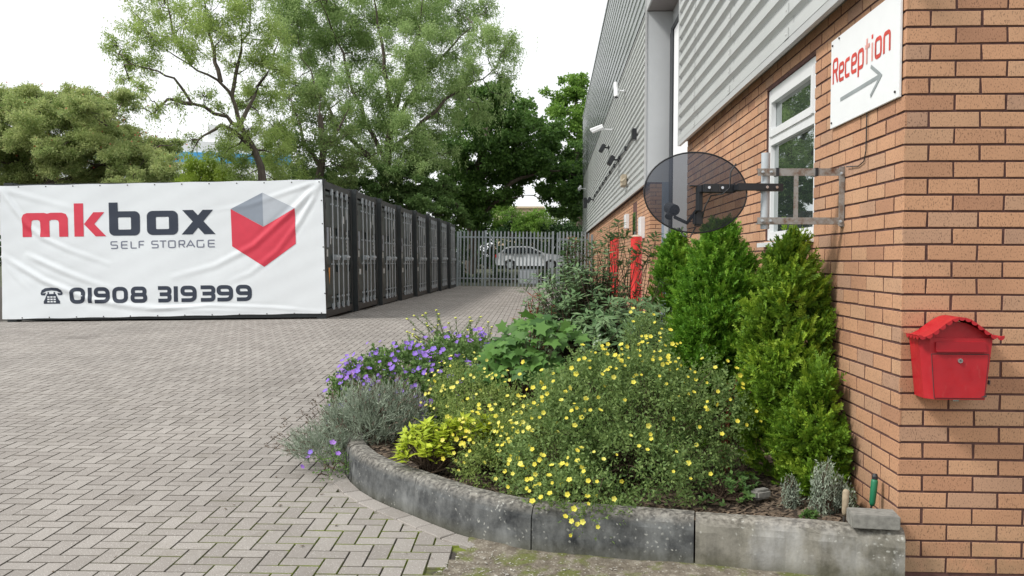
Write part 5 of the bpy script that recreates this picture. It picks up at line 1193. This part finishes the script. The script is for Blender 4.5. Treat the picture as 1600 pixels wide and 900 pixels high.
# ------------------------------------------------------------------ planting
def conifer(label, base, hgt, rad, mat, seed, lean=(0, 0), nplume=150, xmax=1.565, pw=.055, squash=1.0):
    global rng
    rng_ = np.random.default_rng(seed); t = thing('conifer', label, 'conifer', base, group='dwarf conifers against the brick wall')
    n = nplume; u = rng_.random(n)**.8; ang = rng_.uniform(0, 2*PI, n)
    pr = lambda u: np.interp(u, [0, .08, .3, .55, .8, .93, 1], [.6, .85, 1, .92, .62, .34, .05])
    lump = 1+.18*np.sin(ang*3+seed)+.12*np.sin(ang*2-u*7)
    r = rad*pr(u)*lump
    C = np.stack([np.cos(ang)*r, np.sin(ang)*r*squash, u*hgt*.93+.03], -1)
    nlb = max(14, n//9); ul = rng_.random(nlb)**.85; al = rng_.uniform(0, 2*PI, nlb); rl = rad*pr(ul)*.86
    CL_ = np.stack([np.cos(al)*rl, np.sin(al)*rl*squash, ul*hgt*.9+.06], -1); lid = rng_.integers(0, nlb, n); tight = rng_.random(n) < .72
    od = norm(np.stack([np.cos(al), np.sin(al), np.full(nlb, .9)], -1)); ld = norm(rng_.normal(0, 1, (n, 3))+od[lid]*.7); ld[:, 2] *= 1.4
    lob = CL_[lid]+ld*(.33*rad*rng_.uniform(.55, 1, n))[:, None]*np.interp(ul[lid], [0, .7, 1], [1, .9, .35])[:, None]
    C = np.where(tight[:, None], lob, C*np.array([.82, .82, 1])); C[:, 0] += lean[0]*C[:, 2]; C[:, 1] += lean[1]*C[:, 2]
    ang2 = np.arctan2(C[:, 1], C[:, 0]); out = norm(np.stack([np.cos(ang2), np.sin(ang2), np.zeros(n)], -1)); VQ = []; VF = []
    ns = 13; idx = np.repeat(np.arange(n), ns); N = len(idx); k = rng_.normal(0, 1, (N, 3))
    loc_out = norm(C-np.where(tight[:, None], CL_[lid], C*.5)+out*.4)
    D = norm(loc_out[idx]*.75+np.array([0, 0, .75])+k*.36); P0 = C[idx]-D*.03+k*np.array([.026, .026, .03])
    fresh = (((k*loc_out[idx]).sum(1)+rng_.normal(0, .5, N)) > .55) & (loc_out[idx][:, 2] > .1)
    lean_n = norm(out[idx]+rng_.normal(0, .6, (N, 3))); Sd = norm(np.cross(D, lean_n)); ln = rng_.uniform(.045, .095, N)
    nb = 7
    for b in range(nb):
        f = b/nb; Pb = P0+D*(ln*f)[:, None]
        for s in (-1, 1):
            dd = norm(D*.8+Sd*s*.8+rng_.normal(0, .25, (N, 3))); L1 = (1-.5*f)*.032*rng_.uniform(.7, 1.2, N)
            VQ.append(leaves(Pb[~fresh], dd[~fresh], L1[~fresh], .0105, .3, roll=lean_n[~fresh])); VF.append(leaves(Pb[fresh], dd[fresh], L1[fresh], .0105, .3, roll=lean_n[fresh]))
    VQ.append(leaves(P0[~fresh], D[~fresh], ln[~fresh], .012, .3, roll=lean_n[~fresh])); VF.append(leaves(P0[fresh], D[fresh], ln[fresh]*1.15, .012, .3, roll=lean_n[fresh]))
    for nm, LQ, mt in (('foliage', VQ, mat), ('new_growth', VF, mat+'_new')):
        V = []; Q = []; c = 0
        for v, q_ in LQ: V.append(v); Q.append(q_+c); c += len(v)
        V = np.vstack(V); Q = np.vstack(Q); lim = xmax-base[0]; keep = (V[Q][:, :, 0] < lim).all(1); Q = Q[keep]
        fast(nm, V, Q, mt, t)
    m = MB(); m.tube([(0, 0, -.05), (lean[0]*hgt*.5, lean[1]*hgt*.5, hgt*.5), (lean[0]*hgt*.9, lean[1]*hgt*.9, hgt*.9)], [.03, .018, .006], 'stem', 7)
    for k in range(40):
        i = rng_.integers(0, n); p = C[i]; a = (lean[0]*p[2]*.6, lean[1]*p[2]*.6, p[2]*.6)
        if p[0] < lim: m.tube([a, tuple((np.array(a)+p)/2+np.array([0, 0, -.01])), tuple(p)], [.006, .004, .003], 'stem', 4)
    part(m, 'trunk', t)
conifer('tallest yellow green conifer, nearest to the brick corner', (1.335, 5.0, .17), 1.47, .235, 'conifer2', 5, (.03, 0), 640)
conifer('small bright conifer at the foot of the tallest, touching the brick wall', (1.44, 4.72, .17), .68, .19, 'conifer2', 8, (.0, .0), 260)
conifer('broad green conifer under the satellite dish, left of the window sill', (1.17, 6.15, .18), 1.58, .305, 'conifer', 9, (0.01, 0), 760)
conifer('slim green conifer farthest back beside the wall', (1.02, 7.2, .2), 1.50, .22, 'conifer', 12, (0, 0), 340)
conifer('low conifer seedling in front of the broad one', (.93, 5.7, .2), .80, .13, 'conifer', 15, (0, 0), 120)

FL = {}
def flower_mesh(kind):
    if kind in FL: return FL[kind]
    m = MB()
    pet, cen, R_, npet = {'yellow': ('yellow', 'yellowc', .0118, 5), 'purple': ('purple', 'purplec', .021, 5)}[kind]
    for k in range(npet):
        a = 2*PI*k/npet; c, s = math.cos(a), math.sin(a); W_ = .5*R_
        P = [(.15*R_, -.12*R_, 0), (.55*R_, -W_, .16*R_), (.95*R_, -W_*.7, .3*R_), (1.05*R_, 0, .26*R_), (.95*R_, W_*.7, .3*R_), (.55*R_, W_, .16*R_), (.15*R_, .12*R_, 0), (.6*R_, 0, .08*R_)]
        P = [(x*c-y*s, x*s+y*c, z+.0004*k) for x, y, z in P]; m.add(P, [(0, 1, 7), (1, 2, 7), (2, 3, 7), (3, 4, 7), (4, 5, 7), (5, 6, 7), (6, 0, 7)], pet)
    m.ball((0, 0, .06*R_), .17*R_, cen, 6, 4)
    o = m.build('flower'); FL[kind] = o.data; bpy.data.objects.remove(o); return FL[kind]
def put_flowers(t, kind, pts, nrm, smin=.8, smax=1.15):
    me = flower_mesh(kind)
    for p, n_ in zip(pts, nrm):
        o = link(bpy.data.objects.new('flower', me), t); n_ = Vector(n_).normalized()
        o.rotation_mode = 'QUATERNION'; o.rotation_quaternion = n_.to_track_quat('Z', 'Y'); o.location = Vector(p)-t.location; s = random.uniform(smin, smax); o.scale = (s, s, s)
def more_flowers(t, kind, pts, nrm):
    if len(pts) == 0: return
    me = flower_mesh(kind); v0 = [v.co.copy() for v in me.vertices]; f0 = [tuple(p.vertices) for p in me.polygons]; mi = [p.material_index for p in me.polygons]; V = []; Fc = []; MI = []
    for p, n_ in zip(pts, nrm):
        R = Vector(n_).normalized().to_track_quat('Z', 'Y'); s = random.uniform(.6, 1.15); b = len(V); c = Vector(p)-t.location
        V += [tuple(R @ (v*s)+c) for v in v0]; Fc += [tuple(i+b for i in f) for f in f0]; MI += mi
    m2 = bpy.data.meshes.new('flowers'); m2.from_pydata(V, [], Fc)
    for m_ in me.materials: m2.materials.append(m_)
    m2.polygons.foreach_set('material_index', MI); o = link(bpy.data.objects.new('flowers', m2), t); o['kind'] = 'stuff'
def mound(name, label, cat, base, lobes, mat, leaf, W_, dens, nsurf=60, sub_r=.075, stemmat='stem', stems=60, flowers=None, nfl=0, fdir=(-.1, -.8, .6), twigl=(.05, .11), group=None, zmin=.17, droop=0., gaps=0.):
    """lobes: (cx,cy,cz, rx,ry,rz); leafy twigs cover the lobes, interior is open twiggy"""
    t = thing(name, label, cat, base, group=group); V = []; tw = []; allP = []; allN = []
    for (cx, cy, cz, rx, ry, rz) in lobes:
        n = int(dens*(rx*ry+ry*rz+rx*rz)); d = onsphere(n); rr_ = rng.uniform(.55, 1.04, n)**.6; lum = 1+.10*np.sin(d[:, 0]*9+d[:, 2]*7)+.08*np.sin(d[:, 1]*13+d[:, 2]*5)
        P = np.array([cx, cy, cz])+d*np.array([rx, ry, rz])*(rr_*lum)[:, None]; k = P[:, 2] > zmin; P = P[k]; d = d[k]
        allP.append(P); allN.append(d)
    P = np.vstack(allP); d = np.vstack(allN)
    if gaps:
        nn = np.sin(P[:, 0]*17+P[:, 2]*11+1)+np.sin(P[:, 1]*14-P[:, 2]*19+P[:, 0]*7)+np.sin(P[:, 2]*27+P[:, 0]*9-P[:, 1]*6); k = nn+rng.normal(0, .5, len(P)) > -2.2+2.2*gaps*1.3; P = P[k]; d = d[k]
    n = len(P)
    D = norm(d*.8+np.array([0, 0, .55-droop])+rng.normal(0, .45, (n, 3))); ln = rng.uniform(*twigl, n); VQ = []
    nl = 7
    for b in range(nl):
        f = b/nl; dd = norm(D*.5+onsphere(n)*.9); VQ.append(leaves(P+D*(ln*f)[:, None], dd, leaf*rng.uniform(.6, 1.3, n), W_*rng.uniform(.7, 1.2, n)))
    leafobj('foliage', VQ, mat, t)
    paths = []; b0 = Vector(base)
    for _ in range(stems):
        i = rng.integers(0, n); paths.append((bend(b0+Vector((random.gauss(0, .06), random.gauss(0, .06), 0)), Vector(P[i]), 4, .06), [.006, .005, .0035, .002, .0015]))
    wood('stems', paths, stemmat, t, 4)
    if nfl:
        cand = np.arange(n); vis = (d @ np.array([-.15, -.75, .55])); sc_ = vis+rng.normal(0, .3, n); cz = np.array([0, 0, EYE])
        r2 = np.linalg.norm((P-np.mean(P, 0))/np.ptp(P, 0), axis=1); sc_ = sc_+r2*1.6
        top = np.argsort(-sc_)[:nfl*5]; seeds_ = rng.choice(top, max(6, nfl//4), False); dd_ = np.min(np.linalg.norm(P[top][:, None]-P[seeds_][None], axis=2), axis=1); pr_ = np.exp(-(dd_/.05)**2)+.12; idx = rng.choice(top, nfl, False, pr_/pr_.sum())
        PP = P[idx]+D[idx]*(ln[idx]+.02)[:, None]+d[idx]*.02; NN = norm(np.array(fdir)+d[idx]*.6+rng.normal(0, .42, (nfl, 3)))
        o_ = np.argsort(np.linalg.norm(PP-np.array([0, 0, EYE]), axis=1)-rng.random(nfl)); PP = PP[o_]; NN = NN[o_]; put_flowers(t, flowers, PP[:100], NN[:100], .7, 1.25); more_flowers(t, flowers, PP[100:], NN[100:])
    return t, P, d
# potentillas
mound('potentilla_shrub', 'large rounded shrub with scattered yellow flowers overhanging the kerb centre', 'shrub', (.45, 4.95, .18),
      [(.40, 4.95, .56, .46, .40, .31), (.07, 4.75, .45, .26, .30, .32), (.45, 4.52, .34, .34, .24, .20), (.86, 4.95, .52, .22, .28, .30), (.24, 5.0, .66, .24, .26, .20), (.18, 4.25, .27, .27, .15, .11), (.62, 5.05, .72, .22, .2, .16), (-.02, 4.5, .32, .2, .2, .2)], 'poten', .022, .0115, 6400, flowers='yellow', nfl=230, stems=330, gaps=.50, sub_r=.1, twigl=(.06, .15), zmin=.13)
mound('potentilla_shrub', 'lower shrub thick with yellow flowers, left of the large one', 'shrub', (-.42, 5.3, .18),
      [(-.38, 5.4, .42, .28, .28, .20), (-.17, 4.95, .32, .24, .26, .19), (-.38, 5.05, .36, .22, .22, .18), (-.58, 5.8, .50, .20, .24, .20), (-.30, 4.75, .28, .2, .12, .1)], 'poten_pale', .021, .0105, 6200, flowers='yellow', nfl=170, stems=140, gaps=.45, twigl=(.06, .13))
mound('potentilla_sprig', 'small yellow flowered sprig between the glossy shrub and the conifer', 'shrub', (.62, 5.7, .2), [(.62, 5.7, .90, .13, .12, .16)], 'poten', .017, .008, 9000, flowers='yellow', nfl=8, stems=14)
# lavender
def spiky(name, label, cat, base, lobes, mat, n, L_, mat2=None, heads=0, group=None):
    t = thing(name, label, cat, base, group=group); VQ = []; b0 = np.array(base); hp = []
    for (cx, cy, cz, rx, ry, rz) in lobes:
        k = int(n*rx*ry); d = onsphere(k); d[:, 2] = np.abs(d[:, 2])*.9+.02; P = np.array([cx, cy, cz])+d*np.array([rx, ry, rz])*rng.uniform(.5, 1.10, k)[:, None]; kk = (np.sin(P[:, 0]*23+P[:, 2]*15)+np.sin(P[:, 1]*21-P[:, 0]*9+P[:, 2]*13)) > -1.0; P = P[kk]; k = len(P)
        D = norm(norm(P-np.array([cx, cy, cz-.2]))+rng.normal(0, .30, (k, 3))); 
        for b in range(7):
            VQ.append(leaves(P-D*(.07-.014*b), D+onsphere(k)*.55, L_*rng.uniform(.6, 1.2, k), .0055+.001*(b % 2)))
        hp.append(P+D*.02)
    leafobj('foliage', VQ, mat, t); hp = np.vstack(hp)
    if mat2:
        i = rng.choice(len(hp), min(heads, len(hp)), False); P = hp[i]; D = norm((P-b0)+rng.normal(0, .12, P.shape)+np.array([0, 0, .15])); vq = [leaves(P, D, .12, .0025)]
        for s in range(5): vq.append(leaves(P+D*(.09+.006*s), D+onsphere(len(P))*.8, .016, .007))
        leafobj('dry_heads', vq, mat2, t)
    random.seed(4); paths = [(bend(Vector(base), Vector(hp[rng.integers(0, len(hp))]), 4, .06), [.005, .004, .003, .002, .0015]) for _ in range(70)]
    wood('stems', paths, 'stem', t, 4); return t
spiky('lavender_bush', 'silvery lavender bush spilling over the left end of the kerb', 'lavender', (-1.28, 5.85, .2), [(-1.25, 5.85, .25, .30, .30, .38), (-1.50, 5.72, .14, .30, .24, .22), (-1.05, 5.9, .28, .22, .24, .34), (-1.38, 6.0, .24, .24, .24, .28)], 'lav', 11000, .042, 'lavbrown', 520)
spiky('lavender_plant', 'small grey green lavender plant beside the wooden tool handle', 'lavender', (1.36, 4.32, .19), [(1.36, 4.32, .2, .075, .07, .27)], 'lav', 70000, .022)
spiky('lavender_plant', 'tiny lavender tuft at the foot of the small conifer', 'lavender', (1.22, 4.45, .19), [(1.22, 4.45, .2, .05, .05, .15)], 'lav', 70000, .022)
spiky('lavender_plant', 'thin lavender plant between the wooden handle and the trowel', 'lavender', (1.46, 4.36, .19), [(1.45, 4.34, .2, .055, .05, .17)], 'lav', 70000, .022)
# geranium
mound('geranium_plant', 'mound of violet blue geranium flowers behind the lavender', 'flowers', (-1.05, 6.7, .2), [(-1.2, 6.75, .46, .40, .32, .26), (-.85, 6.5, .46, .28, .30, .24), (-.72, 6.9, .60, .34, .28, .20), (-1.48, 6.6, .38, .2, .25, .2)], 'gera', .032, .024, 3600, flowers='purple', nfl=360, stems=60, fdir=(-.1, -.6, .8))
t_, P_, d_ = mound('geranium_plant', 'few violet flowers trailing at the kerb end below the lavender', 'flowers', (-1.42, 5.45, .1), [(-1.40, 5.46, .12, .10, .10, .06)], 'gera', .018, .012, 2600, flowers='purple', nfl=6, stems=8, zmin=.04)
mound('green_undergrowth', 'low leafy growth filling the bed behind the yellow shrubs', 'plants', (-.3, 7.5, .2), [(-.55, 6.4, .40, .35, .4, .2), (-.7, 8.0, .40, .45, .6, .22), (.0, 8.4, .42, .6, .7, .28), (.7, 8.6, .45, .6, .8, .40), (.3, 6.2, .4, .4, .4, .25), (.9, 7.0, .45, .4, .5, .3)], 'gera', .05, .03, 1500, stems=60)
# santolina-like yellow buttons
def buttons():
    b = Vector((-.85, 8.0, .25)); t = thing('cotton_lavender', 'tall thin stems with pale yellow button flowers at the back left of the bed', 'flowers', b); random.seed(12); paths = []; heads = []; VQ = []
    for k in range(46):
        tip = at(random.uniform(635, 775), 0, 8+random.uniform(-.3, .4)); tip = Vector((tip.x, tip.y, random.uniform(.62, .86) if random.random() < .75 else random.uniform(.86, .98)))
        a = b+Vector((random.gauss(0, .14), random.gauss(0, .12), .1)); pts = bend(a, tip, 5, .02, -.03); paths.append((pts, [.0035, .003, .0028, .0025, .002, .002])); heads.append(tip)
        for p, q_ in zip(pts[:-1], pts[1:]):
            n = 26; tt = rng.random(n); P = np.array(p)[None]*(1-tt)[:, None]+np.array(q_)[None]*tt[:, None]; VQ.append(leaves(P, onsphere(n)+np.array([0, 0, .6]), .028, .005))
    wood('stems', paths, 'stem', t, 4); leafobj('foliage', VQ, 'gera', t)
    m = MB(); m.ball((0, 0, 0), .0125, 'lemon', 8, 5, (1, 1, .6)); o0 = m.build('flower', t); o0.location = heads[0]-b
    for h_ in heads[1:]: o = o0.copy(); COL.objects.link(o); o.location = h_-b; o.parent = t
buttons()
# lime evergreen
def rosettes(name, label, cat, base, tips, mat, L_, W_, per=9, stem='stem', up=.5, petiole=0):
    t = thing(name, label, cat, base); VQ = []; P = np.array([tuple(p) for p in tips]); n = len(P)
    ax = norm(P-np.array(base)+np.array([0, 0, .25])+rng.normal(0, .08, P.shape))
    for k in range(per):
        a = 2*PI*k/per+rng.uniform(0, 6, n); s1 = norm(np.cross(ax, np.array([.3, .2, .9]))); s2 = np.cross(ax, s1); r = s1*np.cos(a)[:, None]+s2*np.sin(a)[:, None]
        dd = norm(r+ax*up+rng.normal(0, .12, r.shape)); off = rng.uniform(-.05, .012, n)*(1 if per > 6 else .4); VQ.append(leaves(P+ax*off[:, None]+dd*petiole, dd, L_*rng.uniform(.75, 1.15, n), W_*rng.uniform(.8, 1.1, n), .12, roll=ax))
    leafobj('foliage', VQ, mat, t); wood('stems', [(bend(Vector(base)+Vector((random.gauss(0, .02), random.gauss(0, .02), 0)), Vector(p), 4, .05), [.006, .005, .004, .003, .002]) for p in P], stem, t, 5); return t
def dome(c, r, n, zmin=.2):
    d = onsphere(n*3); d = d[(d[:, 2] > -.15)][:n]; P = np.array(c)+d*np.array(r)*rng.uniform(.7, 1, (len(d), 1)); return P[P[:, 2] > zmin]
rosettes('choisya_shrub', 'lime yellow leafed evergreen at the kerb curve', 'shrub', (-.70, 5.0, .2), np.vstack([dome((-.72, 4.98, .33), (.18, .15, .17), 74), dome((-.47, 4.96, .44), (.19, .1, .11), 54)]), 'choisya', .064, .026, 8)
# big-leaved maple seedling
def lobed(P, D, N_, s):
    n = len(P); Sd = norm(np.cross(D, N_)); out = [(0, 0), (.16, .16), (.52, .10), (.40, .34), (.62, .62), (.30, .62), (.16, .74), (0, 1.05), (-.16, .74), (-.30, .62), (-.62, .62), (-.40, .34), (-.52, .10), (-.16, .16)]
    V = np.stack([P+(Sd*a+D*b)*s[:, None]-N_*(abs(a)*.18+(b*b)*.12)*s[:, None] for a, b in out], 1); K = len(out); base = np.arange(n)[:, None]*K
    tri = [(0, 1, 13), (1, 2, 3), (1, 3, 6), (3, 4, 5), (3, 5, 6), (13, 12, 11), (13, 11, 8), (11, 10, 9), (11, 9, 8), (1, 6, 8), (1, 8, 13), (6, 7, 8)]
    Q = np.concatenate([base+np.array(q_)[None] for q_ in tri]); return V.reshape(-1, 3), Q
def bigleaf():
    b = (-.22, 5.95, .2); t = thing('maple_seedling', 'broad lobed green leaves of a maple seedling behind the yellow shrubs', 'sapling', b); P = np.vstack([dome((-.24, 5.95, .66), (.30, .26, .28), 170), dome((-.08, 6.0, .92), (.26, .2, .14), 60)])
    n = len(P); N_ = norm(np.array([-.1, -.55, .8])+rng.normal(0, .28, (n, 3))); D = rng.normal(0, 1, (n, 3))*np.array([1, .6, .3])+np.array([0, -.5, -.25]); D = norm(D-N_*(D*N_).sum(1, keepdims=True)); V, Q = lobed(P, D, N_, rng.uniform(.06, .125, n))
    o = fast('foliage', V-np.array(b), Q, 'bigleaf', t); wood('stems', [(bend(Vector(b), Vector(p), 4, .05), [.007, .006, .004, .003, .002]) for p in P[::3]], 'stem', t, 5)
bigleaf()
rp_ = [at(px, py, 6.55) for px, py in ((815, 487), (825, 470), (833, 460), (840, 480), (822, 500), (835, 500), (850, 472), (862, 480), (808, 502), (843, 462), (828, 482), (838, 492))]
rosettes('red_leafed_sprout', 'reddish brown sprout standing above the maple seedling', 'plant', tuple(at(828, 640, 6.55)), rp_, 'redleaf', .075, .02, 7, 'redstem', .2)
rosettes('red_stemmed_plant', 'small plant with red leaves between the large shrub and the tallest conifer', 'plant', (1.02, 5.15, .2), [at(px, py, 5.2) for px, py in ((1140, 600), (1150, 620), (1145, 640), (1158, 605), (1135, 625), (1152, 590))], 'redleaf', .035, .012, 6, 'redstem')
# glossy viburnum
sp_ = []
for (px, py, Y) in ((962, 345, 7.4), (950, 365, 7.4), (975, 362, 7.5), (940, 380, 7.3), (960, 385, 7.4), (1000, 385, 7.4), (1015, 395, 7.3), (985, 400, 7.4), (1020, 375, 7.5), (965, 410, 7.3), (1030, 420, 7.2), (1005, 415, 7.3), (925, 385, 7.3), (910, 395, 7.2), (895, 375, 7.2), (885, 392, 7.1), (880, 415, 7.0), (905, 415, 7.0), (1040, 440, 7.1)): 
    for k in range(4): sp_.append(at(px+random.uniform(-10, 10), py+random.uniform(-10, 10), Y+random.uniform(-.1, .1)))
sp_ = np.array([tuple(p) for p in sp_])
def loose(c, r_, n):
    d = onsphere(n); return np.array(c)+d*np.array(r_)*rng.uniform(.35, 1.25, (n, 1))**.8
shoots = []
for k in range(34):
    a = np.array([rng.uniform(.08, .70), rng.uniform(6.7, 7.4), rng.uniform(.9, 1.2)]); tip = a+np.array([float(np.clip(rng.normal(-.03, .08), -.12, .1)), rng.normal(-.05, .08), rng.uniform(.18, .42)]); 
    for f in np.linspace(.2, 1, 6): shoots.append(a*(1-f)+tip*f)
D2 = np.vstack([loose((.15, 6.9, 1.05), (.36, .35, .36), 260), loose((.58, 6.5, .92), (.42, .32, .22), 260), loose((-.02, 6.7, .85), (.24, .3, .34), 130), np.array(shoots)])
rosettes('viburnum_shrub', 'glossy dark leafed shrub with tall sprigs in the middle of the bed', 'shrub', (.42, 7.0, .25), np.vstack([sp_, D2]), 'vib', .080, .025, 7, up=.3)
rosettes('new_growth_tips', 'coppery new shoots on top of the glossy shrub', 'shoots', (.1, 7.0, 1.0), [at(898, 378, 7.0), at(893, 385, 7.0), at(1032, 462, 6.7), at(890, 372, 7.0)], 'redleaf', .05, .014, 5)
# weeds
for (x_, y_, r_, lb, s_) in ((.90, 4.55, .16, 'green leafy weed spreading at the foot of the large yellow shrub', .03), (1.05, 4.75, .10, 'grey green weed in front of the tallest conifer', .025), (1.24, 4.16, .04, 'little bright green tuft behind the pale kerb stone', .02), (1.49, 4.42, .06, 'green weed at the wall foot near the trowel', .03)):
    rosettes('weed', lb, 'weed', (x_, y_, .2), dome((x_, y_, .22), (r_, r_, r_*.7), 40, .19), 'weed', s_*1.3, s_*.6, 6)

# ------------------------------------------------------------------ garden tools
tr_ = thing('garden_trowel', 'green handled trowel stuck upright in the soil against the brick', 'trowel', (1.515, 4.14, .2), (0, .10, .3))
m = MB(); m.tube([(0, 0, .085), (0, 0, .10), (0, 0, .15), (0, 0, .20), (0, 0, .212)], [.010, .014, .0155, .0165, .013], 'greenhandle', 12); part(m, 'handle', tr_, smooth=True)
m = MB(); m.tube([(0, 0, .212), (0, 0, .225), (0, 0, .238)], [.0135, .0145, .009], 'black', 12); part(m, 'end_cap', tr_)
m = MB(); m.tube([(0, 0, .09), (0, .01, .06), (0, .012, .03)], .005, 'steel', 8); m.add([(-.03, .02, .03), (0, .005, .045), (.03, .02, .03), (.022, .015, -.06), (0, .005, -.09), (-.022, .015, -.06)], [(0, 1, 4, 5), (1, 2, 3, 4)], 'steel'); part(m, 'blade', tr_)
fk = thing('hand_fork', 'small hand tool with a worn wooden handle standing in the soil by the loose brick', 'hand tool', (1.372, 4.08, .2), (.05, .02, .2))
m = MB(); m.tube([(0, 0, .055), (0, 0, .07), (0, 0, .12), (0, 0, .165), (0, 0, .176), (0, 0, .18)], [.009, .013, .0145, .0155, .012, .004], 'wood', 12); part(m, 'handle', fk, smooth=True)
m = MB(); m.tube([(0, 0, .06), (0, 0, .03)], .006, 'steel', 8); m.tube([(0, 0, .035), (-.012, 0, .0), (-.015, 0, -.07)], .003, 'steel', 6); m.tube([(0, 0, .035), (.012, 0, .0), (.015, 0, -.07)], .003, 'steel', 6); part(m, 'tines', fk)
m = MB(); m.box((1.10, 4.55, .225), (.10, .06, .05), 'concrete', Matrix.Rotation(.5, 3, 'Z'), bev=.012); meta(m.build('stone'), 'grey stone lying in the soil before the tallest conifer', 'stone')
